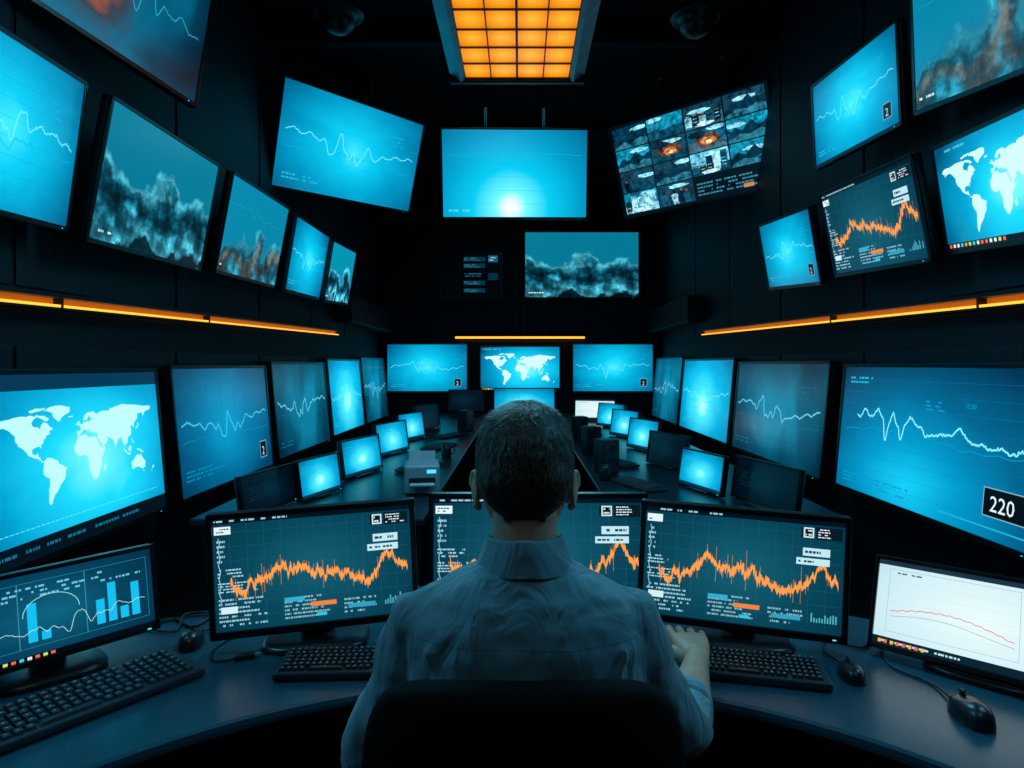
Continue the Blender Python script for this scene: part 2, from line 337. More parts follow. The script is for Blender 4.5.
def chart(cv,seed):
    r=np.random.RandomState(seed); g=(.13,.34,.42)
    for i in range(1,12): cv.rect(i/12-.0008,.06,i/12+.0008,.95,g,1)
    for i in range(1,8): cv.rect(.02,i/8-.0012,.98,i/8+.0012,g,1)
    cv.rect(0,.955,1,1,(.03,.09,.13),1); cv.dashes(.01,.96,.5,.995,1,(.6,.75,.8),l=2)
    cv.rect(.01,.86,.09,.93,(.85,.93,.95),3); cv.dashes(.02,.87,.085,.92,2,(.1,.2,.25),l=4,dens=.5)
    cv.rect(.86,.83,.985,.94,(.05,.12,.16),3); cv.dashes(.87,.84,.97,.93,4,(.85,.9,.92),l=4,dens=.6)
    cv.rect(.79,.84,.85,.93,(.04,.10,.14),3); cv.frame(.80,.84,.85,.93,.012,(.8,.9,.92),4); cv.dashes(.81,.85,.845,.92,2,(.85,.92,.95),l=5,dens=.3)
    cv.rect(.80,.68,.93,.75,(.72,.88,.92),4); cv.dashes(.81,.69,.92,.74,1,(.1,.22,.28),l=5,dens=.7)
    cv.rect(.77,.60,.93,.66,(.72,.88,.92),4); cv.dashes(.78,.61,.92,.65,1,(.1,.22,.28),l=5,dens=.7)
    n=230; y=.46; ys=[]
    for i in range(n):
        u=i/n
        trend=.45+.11*math.exp(-((u-.26)/.05)**2)+.05*math.exp(-((u-.4)/.08)**2)-.11*math.exp(-((u-.72)/.10)**2)+.14*math.exp(-((u-.88)/.06)**2)-.10*math.exp(-((u-.05)/.08)**2)
        y=y*.72+.28*trend+r.randn()*.018; ys.append(y)
    vs=[];fs=[]
    for i in range(n):
        u=.08+i/n*.9; a=abs(r.randn())*.022+.013; b_=abs(r.randn())*.022+.013
        vs+=[cv.P(u,ys[i]+a,3),cv.P(u,ys[i]-b_,3)]
        if i: k=2*i; fs.append((k-2,k-1,k+1,k))
    cv.mb.add(vs,fs,'screen_graphics',lin((.97,.60,.28)),M=cv.M)
    for i in range(0,n,3):
        u=.08+i/n*.9; h1=abs(r.randn())*.05; cv.rect(u,ys[i]-h1,u+.0016,ys[i]+h1,(.88,.52,.24),2)
    cv.line([(.03+.004*math.sin(i),.25+i*.02) for i in range(30)],.006,(.6,.8,.85),2)
    cv.dashes(.02,.60,.07,.82,5,(.55,.75,.8),dens=.5); cv.dashes(.02,.34,.22,.44,4,(.6,.8,.85),dens=.6); cv.dashes(.02,.47,.16,.56,3,(.6,.8,.85),dens=.6)
    cv.dashes(.02,.04,.30,.30,7,(.55,.75,.82),dens=.6); cv.rect(.03,.16,.11,.22,(.8,.9,.93),3)
    cv.dashes(.34,.05,.60,.26,6,(.5,.7,.76),dens=.6); cv.rect(.47,.15,.60,.19,(.9,.5,.25),3); cv.rect(.34,.21,.44,.25,(.2,.65,.78),3)
    cv.dashes(.64,.05,.82,.2,4,(.5,.7,.76),dens=.6); cv.rect(.66,.10,.80,.14,(.2,.6,.72),3); cv.rect(.50,.06,.55,.09,(.2,.75,.85),3)
    for i in range(10): cv.rect(.85+.013*i,.1,.857+.013*i,.1+r.rand()*.1,(.3,.65,.72),2)
def thumb(cv,u0,v0,w,h,rr):
    """a small news photo: backdrop, ground, people / hills / explosion shapes"""
    cv.mat='screen_photo'
    sky=rr.choice([(.05,.32,.42),(.08,.48,.58),(.03,.20,.28),(.40,.70,.78),(.10,.22,.28)])
    cv.rect(u0,v0,u0+w,v0+h,sky,1)
    def P(a,b): return (u0+w*min(max(a,0),1),v0+h*min(max(b,0),1))
    def blob(cx,cy,rx,ry,col,l,n=16):
        cv.poly([P(cx+rx*math.cos(t)*rr.uniform(.75,1.15),cy+ry*math.sin(t)*rr.uniform(.75,1.15)) for t in[2*math.pi*i/n for i in range(n)]],col,l)
    kind=rr.choice(['people','hills','fire','street','hills','people'])
    g=rr.choice([(.03,.12,.16),(.22,.36,.40),(.06,.24,.30),(.50,.72,.78)]); hy=rr.uniform(.2,.45)
    cv.poly([P(0,0),P(1,0),P(1,hy+rr.uniform(-.1,.1)),P(.7,hy+.05),P(.4,hy-.04),P(0,hy+rr.uniform(-.05,.12))],g,2)
    blob(rr.uniform(.1,.9),rr.uniform(.6,.9),.28,.10,(.55,.82,.88),2)
    if kind=='people':
        for k in range(rr.choice([1,2,3,4])):
            x=.15+.22*k+rr.uniform(-.05,.1); s=rr.uniform(.8,1.3); col=rr.choice([(.02,.06,.09),(.62,.82,.88),(.10,.30,.38),(.04,.12,.18)])
            cv.poly([P(x-.05*s,.02),P(x-.09*s,.30*s),P(x-.10*s,.46*s),P(x-.04*s,.52*s),P(x+.04*s,.52*s),P(x+.10*s,.44*s),P(x+.07*s,.25*s),P(x+.09*s,.02)],col,3+k)
            blob(x,.60*s,.04*s,.075*s,rr.choice([(.60,.42,.34),(.45,.34,.30),(.05,.08,.1)]),3+k,10)
    elif kind=='hills':
        cv.poly([P(0,.3),P(.12,.50),P(.2,.62),P(.28,.5),P(.38,.45),P(.5,.66),P(.6,.80),P(.7,.6),P(.8,.5),P(.9,.6),P(1,.66),P(1,.2),P(0,.2)],(.04,.18,.24),3)
        cv.poly([P(0,.1),P(.3,.30),P(.55,.22),P(.8,.36),P(1,.28),P(1,0),P(0,0)],(.16,.40,.46),4)
    elif kind=='fire':
        blob(.5,.45,.36,.30,(.40,.24,.18),3); blob(.54,.40,.20,.18,(.80,.48,.26),4); blob(.56,.36,.08,.09,(1.,.85,.62),5); blob(.28,.74,.26,.16,(.08,.14,.18),4)
    else:
        for k in range(5):
            x=.02+.19*k; hh=rr.uniform(.45,.95); cv.rect(*P(x,.1),*P(x+.17,hh),rr.choice([(.05,.16,.22),(.10,.30,.37),(.55,.78,.84)]),3)
            for q in range(3): cv.rect(*P(x+.03,.25+q*.15),*P(x+.13,.28+q*.15),rr.choice([(.8,.55,.32),(.5,.8,.88),(.03,.1,.14)]),4)
        blob(.5,.1,.25,.09,(.75,.9,.94),5)
    cv.mat='screen_graphics'
def draw(kind,mb,w,h,seed,M=None):
    cv=Canvas(mb,w,h,M); random.seed(seed*13+5)
    def bg(mat):
        mb.add([cv.P(0,0,-5),cv.P(1,0,-5),cv.P(1,1,-5),cv.P(0,1,-5)],[(0,1,2,3)],mat,uv=[(0,0),(1,0),(1,1),(0,1)],M=M)
    lc=(.42,.90,.98)
    if kind in('wave','wave_dim','wave_icon','plain','small'):
        bg({'wave':'scr_cyan','wave_dim':'scr_dim','wave_icon':'scr_cyan','plain':'scr_cyan_low','small':'scr_cyan_low'}[kind])
        if kind=='small':
            cv.dashes(.08,.6,.5,.85,3,(.10,.66,.82)); cv.rect(0,0,1,.08,(.02,.2,.3),1); return
        dim=kind=='wave_dim'
        for i in range(1,9): cv.rect(.02,i/9-.0008,.98,i/9+.0008,(.03,.57,.74) if not dim else (.04,.28,.38),-3)
        cv.line(ecg(seed+40,.42,.10,spike=.6),.005,(.08,.68,.82) if not dim else (.1,.40,.50),1)
        cv.line(ecg(seed,.52,.26,spike=.45),.009 if not dim else .013,lc if not dim else (.40,.78,.86),2)
        cv.dashes(.72,.66,.92,.80,3,(.08,.65,.80) if not dim else (.08,.36,.46),dens=.8); cv.dashes(.05,.08,.4,.16,2,(.15,.68,.82) if not dim else (.08,.36,.46),dens=.8)
        if kind=='wave_icon': icon(cv)
    elif kind=='blue':
        bg('scr_blue'); cv.line(ecg(seed,.52,.22,spike=.5),.011,(.28,.76,.88),2); cv.line(ecg(seed+9,.42,.1),.006,(.05,.52,.70),1)
        cv.dashes(.05,.1,.5,.2,3,(.06,.50,.66),dens=.8); icon(cv)
        for i in range(1,7): cv.rect(i/7-.001,.1,i/7+.001,.9,(.03,.41,.57),-3)
    elif kind=='wave220':
        bg('scr_big')
        r=np.random.RandomState(4); pts=[]
        for i in range(221):
            u=.12+.84*i/220
            tr=.62-.10*(u-.12)/.84
            G=lambda c,s,a:a*math.exp(-((u-c)/s)**2)
            y=tr+.006*r.randn()+.020*math.sin(u*30)+.008*math.sin(u*75)+G(.17,.02,.07)+G(.25,.018,.05)+G(.31,.012,-.15)+G(.35,.014,.07)+G(.40,.012,-.10)+G(.45,.02,.04)+G(.53,.016,-.05)+G(.68,.02,.03)+G(.88,.03,-.04)
            pts.append((u,y))
        cv.line(pts,.012,(.50,.94,1.),3)
        cv.line(ecg(8,.50,.10),.005,(.03,.59,.77),1)
        for i in range(1,10): cv.rect(.02,i/10-.0007,.98,i/10+.0007,(.02,.47,.66),-3)
        cv.dashes(.05,.86,.22,.93,2,(.15,.68,.82),dens=.8); cv.text('15:20',.70,.745,.045,(.05,.60,.77)); cv.dashes(.52,.70,.64,.78,3,(.06,.60,.77),dens=.6)
        cv.rect(.80,.13,.975,.30,(.02,.06,.09),3); cv.frame(.80,.13,.975,.30,.006,(.5,.7,.75),4); cv.text('220',.825,.165,.13,(.88,.95,.98),5)
        cv.dashes(.05,.05,.5,.14,3,(.06,.57,.75),dens=.6); cv.rect(.62,.06,.97,.07,(.12,.68,.82),2)
    elif kind=='sun':
        bg('scr_sun'); cv.line(ecg(3,.72,.06),.005,(.1,.70,.86),1); cv.dashes(.04,.05,.3,.1,1,(.3,.85,.96))
        for i in range(1,6): cv.rect(.1,i/6.5,.9,i/6.5+.002,(.04,.65,.82),-3)
    elif kind=='map':
        bg('scr_map'); wmap(cv,.04,.10,.95,.86,(.80,1.,1.)); taskbar(cv); cv.dashes(.03,.92,.3,.97,1,(.3,.75,.85))
    elif kind=='bigmap':
        bg('scr_map'); wmap(cv,.13,.24,.95,.82,(.72,.98,1.)); cv.rect(0,0,1,.10,(.02,.08,.12),2); cv.rect(0,.91,1,1,(.01,.20,.31),2)
        for i in range(40): cv.rect(.13+.0205*i,.16,.145+.0205*i,.165,(.3,.9,.98),2)
        cv.dashes(.05,.03,.95,.07,1,(.10,.40,.50),dens=.8,l=3)
    elif kind=='clouds': bg('scr_clouds'); cv.dashes(.03,.05,.2,.09,1,(.8,.9,.9))
    elif kind=='clouds2': bg('scr_clouds2'); cv.dashes(.03,.05,.2,.09,1,(.8,.9,.9))
    elif kind=='mount': bg('scr_mount'); cv.dashes(.03,.05,.16,.09,1,(.8,.9,.9)); cv.line(ecg(seed,.72,.1),.005,(.10,.58,.71),1)
    elif kind=='swirl': bg('scr_swirl'); cv.line(ecg(seed,.42,.22,spike=.6),.007,(.15,.62,.76),2)
    elif kind=='chart': bg('scr_slate'); chart(cv,seed)
    elif kind=='collage':
        bg('scr_off'); rr=random.Random(21)
        for i in range(4):
            for j in range(4):
                if j==0 and i>1: continue
                thumb(cv,.015+i*.245,.025+j*.242,.236,.230,rr)
        cv.rect(.505,.03,.98,.245,(.02,.08,.12),1); cv.dashes(.52,.05,.97,.2,4,(.24,.50,.58),dens=.7); cv.rect(.8,.05,.86,.09,(.8,.5,.28),3)
    elif kind=='white':
        bg('scr_white'); cv.rect(0,0,1,.09,(.06,.14,.18),1); cv.dashes(.02,.02,.5,.07,1,(.7,.85,.9),l=3); cv.rect(0,.94,1,1,(.12,.2,.25),1)
        cv.frame(.06,.16,.66,.9,.004,(.5,.65,.7),2)
        for i in range(1,6): cv.rect(.06,.16+i*.12,.66,.162+i*.12,(.7,.8,.84),1)
        cv.line([(.08+.56*i/60,.40+.12*math.sin(i/60*3.)-.002*i*.6+.006*math.sin(i*1.3)) for i in range(61)],.008,(.85,.35,.3),3)
        cv.line([(.08+.56*i/60,.34+.06*math.sin(i/60*4.)) for i in range(61)],.005,(.55,.55,.6),3)
        cv.dashes(.70,.14,.97,.9,14,(.35,.45,.5),dens=.7); cv.dashes(.08,.84,.3,.88,1,(.3,.4,.45))
        for i in range(8): cv.rect(.03+i*.03,.02,.045+i*.03,.06,random.choice([(.9,.7,.2),(.2,.7,.9),(.9,.4,.3)]),4)
    elif kind=='bars':
        bg('scr_bars'); taskbar(cv); cv.frame(.03,.14,.97,.9,.006,(.15,.5,.6),1)
        for i in (1,2): cv.rect(.03+i*.31,.14,.034+i*.31,.9,(.2,.55,.65),2)
        for gi,(u,hs) in enumerate([(.06,(.2,.12,.3)),(.38,(.45,.1)),(.70,(.3,.48,.15,.42))]):
            for j,hh in enumerate(hs): cv.rect(u+j*.06,.2,u+j*.06+.042,.2+hh,(.1,.72,.9),3)
        cv.line([(.36+.26*math.cos(a/20*math.pi)*.5+.13,.5+.22*math.sin(a/20*math.pi)) for a in range(21)],.008,(.6,.84,.9),4)
        cv.line(ecg(5,.35,.2,u0=.05,u1=.95,spike=.6),.007,(.65,.86,.9),4); cv.dashes(.05,.7,.95,.86,3,(.4,.75,.82),fill=.5)
        for i in range(1,6): cv.rect(.03,.14+i*.12,.97,.142+i*.12,(.1,.36,.45),1)
    elif kind=='dark':
        bg('scr_off'); cv.dashes(.1,.3,.8,.7,5,(.04,.16,.22))

def R3(yaw,tilt,roll):
    return (Matrix.Rotation(math.radians(yaw),4,'Z')@Matrix.Rotation(math.radians(tilt),4,'X')@Matrix.Rotation(math.radians(roll),4,'Y'))
SEED=[0]
def monitor(name,loc,ypr,w,h,kind,support='wall',bez=.018,thick=.045,wallx=None,base_z=DESK,seed=None,ceil=4.2):
    SEED[0]+=1; sd=seed or SEED[0]
    root=empty(name,loc); R=R3(*ypr)
    mb=MB()
    mb.box((0,thick*.5+.004,0),(w,thick*.8,h),'bezel',bev=.006,M=R)
    mb.box((0,thick+.012,-.02*h),(w*.62,.03,h*.6),'black_plastic',bev=.012,M=R)
    b=bez; d=.012
    mb.box((0,-.001,h/2-b/2),(w,d,b),'bezel',bev=.0025,M=R); mb.box((0,-.001,-h/2+b*.65),(w,d,b*1.3),'bezel',bev=.0025,M=R)
    mb.box((-w/2+b/2,-.001,0),(b,d,h),'bezel',bev=.0025,M=R); mb.box((w/2-b/2,-.001,0),(b,d,h),'bezel',bev=.0025,M=R)
    mb.box((w*.44,-.0075,-h/2+b*.65),(.008,.001,.003),'led_cyan',M=R)
    sw=w-2*b+.002; sh=h-2.3*b+.002
    Ms=R@Matrix.Translation((0,0,b*.15))
    draw(kind,mb,sw,sh,sd,Ms)
    mb.build('display',parent=root)
    s=MB()
    if support=='wall':
        bk=R@Vector((0,thick+.02,0)); wx=wallx-loc[0] if wallx is not None else 0
        if wallx is not None:
            s.tube([bk,(wx*.5+bk.x*.5,bk.y,bk.z-.02),(wx-math.copysign(.03,wx),bk.y,bk.z-.02)],.022,'dark_metal')
            s.box((wx-math.copysign(.024,wx),bk.y,bk.z-.02),(.022,.18,.26),'dark_metal',bev=.004)
        s.box((0,thick+.02,0),(.22,.02,.22),'dark_metal',bev=.004,M=R)
    elif support=='back':
        s.box((0,thick+.045,0),(.3,.07,.25),'dark_metal',bev=.005)
    elif support=='ceiling':
        s.box((0,thick+.035,0),(w*.5,.03,.08),'dark_metal',bev=.005,M=R)
        for sx in(-.2,.2):
            p=R@Vector((sx*w,thick+.035,0)); s.tube([p,(p.x,p.y,ceil-loc[2]-.005)],.011,'dark_metal'); s.tube([(p.x,p.y,ceil-loc[2]-.02),(p.x,p.y,ceil-loc[2]-.002)],.045,'dark_metal',seg=16)
    elif support=='desk':
        Z=Matrix.Rotation(math.radians(ypr[0]),4,'Z'); k=w/.5; dz=base_z-loc[2]
        bk=R@Vector((0,thick+.02,-h*.05)); bl=Z.inverted()@bk
        s.box((0,thick+.02,-h*.1),(.12*k,.02,.12*k),'black_plastic',bev=.004,M=R)
        s.box((0,bl.y+.018,(bl.z+dz)/2),(.085*k,.024,bl.z-dz),'black_plastic',bev=.008,M=Z)
        rings=[]
        for (zz,sc_) in((.001,1.),(.010,1.),(.016,.92),(.018,.5)):
            rings.append([((.13*k*sc_)*math.copysign(abs(math.cos(a))**.6,math.cos(a)),bl.y-.01*k+(.09*k*sc_)*math.copysign(abs(math.sin(a))**.6,math.sin(a)),dz+zz) for a in [2*math.pi*i/36 for i in range(36)]])
        s.loft(rings,'black_plastic',M=Z)
    s.build('stand' if support=='desk' else 'mount',parent=root)
    return root

# ------------------------------------------------------------------ room
WX=2.09; YB=9.76; YN=-1.4; CZ=4.2
def room():
    def slab(name,c,s,mat): m=MB(); m.box(c,s,mat); return m.build(name)
    slab('floor',(0,(YB+YN)/2,-.05),(2*WX+.4,YB-YN+.4,.1),'floor_carpet')
    slab('ceiling',(0,(YB+YN)/2,CZ+.05),(2*WX+.4,YB-YN+.4,.1),'ceiling_paint')
    for nm,sx in(('wall_left',-1),('wall_right',1)):
        m=MB(); m.box((sx*(WX+.06),(YB+YN)/2,CZ/2),(.12,YB-YN,CZ),'wall_paint')
        y=YN+.3
        while y<YB-1:
            m.box((sx*(WX-.004),y+.62,1.0),(.012,1.23,1.0),'wall_panel',bev=.003)
            m.box((sx*(WX-.004),y+.62,2.85),(.012,1.23,2.2),'wall_panel',bev=.003); y+=1.26
        m.build(nm)
    m=MB(); m.box((0,YB+.06,CZ/2),(2*WX+.24,.12,CZ),'wall_paint')
    for i in range(4):
        m.box((-1.56+i*1.04,YB-.004,2.9),(1.0,.012,2.3),'wall_panel',bev=.003); m.box((-1.56+i*1.04,YB-.004,.8),(1.0,.012,1.5),'wall_panel',bev=.003)
    m.build('wall_back')
    m=MB(); m.box((0,YN-.06,CZ/2),(2*WX+.24,.12,CZ),'wall_paint'); m.build('wall_front')
    for nm,sx in(('trim_1',-1),('trim_2',1)):
        m=MB()
        y0,y1=-.5,7.2
        def zz(y): return 1.67+(y-2.5)*.0179
        def bar(x0,x1,z0,z1,mat):
            vs=[];
            for y in(y0,y1):
                for x,z in((x0,z0),(x1,z0),(x1,z1),(x0,z1)): vs.append((sx*x,y,zz(y)+z))
            m.add(vs,[(0,1,2,3),(7,6,5,4),(0,4,5,1),(1,5,6,2),(2,6,7,3),(3,7,4,0)],mat)
        bar(2.078,1.995,.036,.054,'dark_metal'); bar(2.078,2.045,.007,.036,'led_band'); bar(2.078,2.01,-.005,.007,'led_orange'); bar(2.078,2.005,-.016,-.005,'dark_metal')
        for y in(1.0,2.85,4.2): m.box((sx*2.038,y,zz(y)+.016),(.07,.008,.056),'dark_metal')
        m.build(nm)
    m=MB(); m.box((0,YB-.05,1.42+.41),(1.93,.06,.026),'led_orange'); m.box((0,YB-.06,1.42+.44),(1.97,.1,.03),'dark_metal'); m.build('trim_3')
    for sx in(-1,1):
        m=MB(); m.box((sx*1.97,8.4,2.05),(.20,2.3,.30),'wall_panel',bev=.01); m.build('air_duct')
    m=MB()
    for y in(1.2,3.2,5.3,7.4,9.2):
        m.box((0,y,CZ-.09),(2*WX-.02,.12,.17),'ceiling_paint',bev=.01)
    m.build('ceiling_beam')
    for nm,sx in(('baseboard_left',-1),('baseboard_right',1)):
        m=MB(); m.box((sx*(WX-.012),(YB+YN)/2,.05),(.02,YB-YN-.02,.1),'dark_metal'); m.build(nm)
room()
def pendant():
    r=empty('ceiling_light',(-.02,0,3.42)); m=MB(); W=.72; y0,y1=1.9,4.52
    nx,ny=4,12; cw=W/nx; ch=(y1-y0)/ny
    for i in range(nx):
        for j in range(ny):
            x=-W/2+i*cw; y=y0+j*ch
            m.add([(x+.004,y+.004,0),(x+.004,y+ch-.004,0),(x+cw-.004,y+ch-.004,0),(x+cw-.004,y+.004,0)],[(0,1,2,3)],'ceiling_diffuser',uv=[(0,0),(0,1),(1,1),(1,0)])
    m.build('diffuser',parent=r)
    m=MB()
    for i in range(nx+1): m.box((-W/2+i*cw,(y0+y1)/2,-.003),(.007 if i!=2 else .014,y1-y0,.014),'desk_edge')
    for j in range(ny+1): m.box((0,y0+j*ch,-.003),(W,.009,.014),'desk_edge')
    m.build('grid',parent=r)
    m=MB()
    for sx in(-1,1):
        vs=[]
        for y in(y0-.05,y1+.03):
            for x,z in((W/2,-.012),(W/2+.03,-.03),(W/2+.11,.03),(W/2+.11,.10),(W/2,.10)): vs.append((sx*x,y,z))
        m.add(vs,[(0,1,2,3,4),(9,8,7,6,5)]+[(k,(k+1)%5,(k+1)%5+5,k+5) for k in range(5)],'frame_metal')
    m.box((0,y1+.03,.03),(W+.22,.05,.12),'dark_metal',bev=.01); m.box((0,y0-.03,.03),(W+.22,.05,.12),'dark_metal',bev=.01)
    m.box((0,(y0+y1)/2,.06),(W+.1,y1-y0,.05),'dark_metal')
    for x in(-.3,.3):
        for y in(y0+.3,y1-.2): m.tube([(x,y,.07),(x,y,CZ-3.42-.004)],.006,'dark_metal')
    m.build('housing',parent=r)
pendant()
def dome(x,y):
    r=empty('ceiling_dome_camera',(x,y,CZ)); m=MB()
    prof=[(.19,-.001),(.19,-.03),(.17,-.045),(.13,-.05),(.125,-.09),(.10,-.13),(.06,-.16),(.01,-.172)]
    m.loft([[(q*math.cos(2*math.pi*i/32),q*math.sin(2*math.pi*i/32),z-.19) for i in range(32)] for q,z in prof],'black_plastic')
    m.tube([(0,0,-.19),(0,0,-.002)],.05,'dark_metal',seg=16)
    m.build('housing',parent=r)
dome(-1.33,4.75); dome(1.3,4.8)

# ------------------------------------------------------------------ wall video screens
M_=monitor
M_('wall_monitor',(-1.85,3.03,3.26),(74,5,6),1.08,.80,'swirl',wallx=-WX)
M_('wall_monitor',(-1.85,2.34,2.28),(95,9,-3),.86,.64,'wave',wallx=-WX)
M_('wall_monitor',(-1.85,3.37,2.29),(92,11.2,-1.4),1.09,.65,'clouds',wallx=-WX)
M_('wall_monitor',(-1.85,4.56,2.32),(92,11,-1.6),1.08,.64,'mount',wallx=-WX)
M_('wall_monitor',(-1.85,5.70,2.33),(93,9.8,-2),1.08,.62,'wave',wallx=-WX)
M_('wall_monitor',(-1.85,6.72,2.35),(92,10,-3),.98,.60,'clouds2',wallx=-WX)
M_('hanging_monitor',(-1.53,6.0,3.38),(55,17.3,-3),1.62,.90,'wave',support='ceiling',seed=11)
M_('hanging_monitor',(-.05,6.3,3.27),(2,8.5,-.3),1.43,.86,'sun',support='ceiling')
M_('hanging_monitor',(1.56,6.0,3.35),(-41,17.9,-1.7),1.58,.90,'collage',support='ceiling')
M_('wall_monitor',(1.85,2.56,2.86),(-90,7,8),1.0,.66,'mount',wallx=WX)
M_('wall_monitor',(1.85,3.63,2.88),(-89,4.4,3),.90,.52,'wave_icon',wallx=WX)
M_('wall_monitor',(1.85,2.51,2.12),(-98,10.7,5.3),.89,.49,'map',wallx=WX)
M_('wall_monitor',(1.85,3.45,2.17),(-91,12.8,3.2),.93,.51,'chart',wallx=WX)
M_('wall_monitor',(1.85,4.50,2.20),(-91.6,11.3,4.5),.90,.50,'wave_icon',wallx=WX)
def side(sx,y0,y1,zt,zb,kind,**k):
    M_('wall_monitor',(sx*1.965,(y0+y1)/2,(zt+zb)/2),(-sx*90,-5,0),y1-y0,zt-zb,kind,wallx=sx*WX,bez=.022,**k)
side(-1,2.20,3.57,1.405,.62,'bigmap')
side(-1,3.70,5.10,1.42,.62,'blue')
side(-1,5.20,6.63,1.45,.64,'wave_dim')
side(-1,6.72,8.08,1.49,.66,'plain')
side(-1,8.16,9.55,1.52,.66,'wave_dim')
side(1,2.40,4.0,1.43,.67,'wave220')
side(1,4.17,5.94,1.45,.66,'wave_dim')
side(1,6.05,7.9,1.49,.66,'plain')
side(1,7.98,9.55,1.52,.66,'wave_dim')
M_('wall_monitor',(-1.375,9.62,1.376),(0,0,0),1.21,.73,'wave_icon',support='back')
M_('wall_monitor',(.0,9.62,1.365),(0,0,0),1.20,.68,'map',support='back')
M_('wall_monitor',(1.375,9.62,1.376),(0,0,0),1.21,.73,'wave_icon',support='back')
M_('wall_monitor',(.915,9.62,2.90),(0,0,0),1.71,1.0,'clouds',support='back')
def rack():
    r=empty('equipment_rack',(-.72,9.64,2.74)); m=MB()
    m.box((0,.03,0),(.95,.14,.74),'black_plastic',bev=.01)
    for i in range(6):
        z=-.3+i*.12; m.box((.14,-.045,z),(.56,.02,.1),'dark_metal',bev=.004); m.box((-.31,-.045,z),(.26,.02,.1),'dark_metal',bev=.004)
    cv=Canvas(m,.56,.7,Matrix.Translation((.14,-.056,0))); random.seed(3)
    for v in(.80,.66,.30,.14): cv.rect(.05,v,.62,v+.09,(.05,.20,.26),1); cv.dashes(.07,v+.01,.60,v+.08,3,(.22,.52,.60),dens=1.2)
    cv.rect(.70,.78,.95,.92,(.10,.34,.42),1); cv.dashes(.72,.80,.93,.90,2,(.55,.8,.86)); cv.rect(.70,.40,.95,.55,(.05,.18,.24),1); cv.dashes(.07,.46,.6,.56,2,(.15,.4,.48))
    m.build('cabinet',parent=r)
rack()

# ------------------------------------------------------------------ front console desk
def arc_slab(m,cx,cy,r0,r1,z0,z1,mat,a0,a1,n=96,rnd=.012):
    prof=[(r0+rnd,z1),(r0+rnd*.3,z1-rnd*.3),(r0,z1-rnd),(r0,z0+rnd),(r0+rnd,z0),(r1-rnd,z0),(r1,z0+rnd),(r1,z1-rnd),(r1-rnd,z1)]
    rings=[]
    for i in range(n+1):
        a=math.radians(a0+(a1-a0)*i/n); rings.append([(cx+r*math.cos(a),cy+r*math.sin(a),z) for r,z in prof])
    m.loft(rings,mat,smooth=False)
d=MB(); arc_slab(d,0,.4,1.04,1.70,DESK-.032,DESK,'desk_top',-12,192)
arc_slab(d,0,.4,1.60,1.63,.12,DESK-.032,'desk_edge',-12,192,rnd=.004)
for a in(-8,30,62,118,150,188):
    A=math.radians(a); c=Vector((math.cos(A)*1.44,.4+math.sin(A)*1.44,.36))
    d.box((0,0,0),(.3,.03,.70),'desk_edge',M=Matrix.Translation((c.x,c.y,.345))@Matrix.Rotation(A,4,'Z'))
d.build('operator_console_desk')
for sx in(-1,1):
    d=MB(); d.box((sx*.97,5.8,DESK-.016),(1.06,5.7,.032),'console_top',bev=.006)
    for y in(3.05,4.4,5.8,7.2,8.55): d.box((sx*.97,y,.344),(1.0,.04,.688),'desk_edge')
    d.box((sx*1.44,5.8,.38),(.03,5.6,.61),'desk_edge')
    for y in(3.7,5.1,6.5,7.95): d.box((sx*1.1,y,.30),(.45,.6,.55),'wall_panel',bev=.01)
    d.build('side_console_desk')
d=MB(); d.box((0,9.1,DESK-.016),(3.4,.6,.032),'console_top',bev=.006)
for x in(-1.6,-.6,.6,1.6): d.box((x,9.1,.344),(.04,.5,.688),'desk_edge')
d.build('rear_console_desk')

M_('desk_monitor',(-.51,1.62,.915),(10.6,-1,-2.5),.50,.305,'chart',support='desk',bez=.014,thick=.03,seed=51)
M_('desk_monitor',(.05,1.76,.905),(0,-2,0),.595,.335,'chart',support='desk',bez=.014,thick=.03,seed=52)
M_('desk_monitor',(.55,1.62,.91),(-12.6,-1,2.5),.50,.305,'chart',support='desk',bez=.014,thick=.03,seed=53)
M_('desk_monitor',(-1.04,1.45,.87),(46,-8,-1.9),.42,.205,'bars',support='desk',bez=.010,thick=.028)
M_('desk_monitor',(1.03,1.45,.845),(-46,-22,-1.2),.45,.22,'white',support='desk',bez=.010,thick=.028)
for(x,y,z,yw,k,w,h) in[(-1.2,3.12,.825,78,'dark',.44,.19),(-1.06,3.45,.832,74,'small',.38,.21),(-1.0,4.12,.845,73,'small',.46,.235),(-1.,5.10,.85,73,'small',.50,.25),(-1.,6.0,.855,70,'small',.46,.25),(-1.,7.06,.86,66,'dark',.46,.26),
    (1.2,3.2,.835,-76,'dark',.52,.22),(1.0,3.60,.835,-72,'small',.42,.215),(1.0,4.45,.84,-70,'dark',.46,.23),(1.,5.3,.855,-70,'small',.46,.25),(1.,6.25,.86,-66,'small',.46,.26),(1.,7.2,.865,-60,'small',.46,.26),(.92,8.0,.87,-15,'white',.5,.26)]:
    M_('desk_monitor',(x,y,z),(yw,-8,0),w,h,k,support='desk',bez=.010,thick=.028)
M_('desk_monitor',(.06,9.0,.93),(0,-4,0),.85,.34,'small',support='desk',bez=.012)
M_('desk_monitor',(-.75,9.05,.93),(0,-4,0),.5,.3,'dark',support='desk',bez=.012)

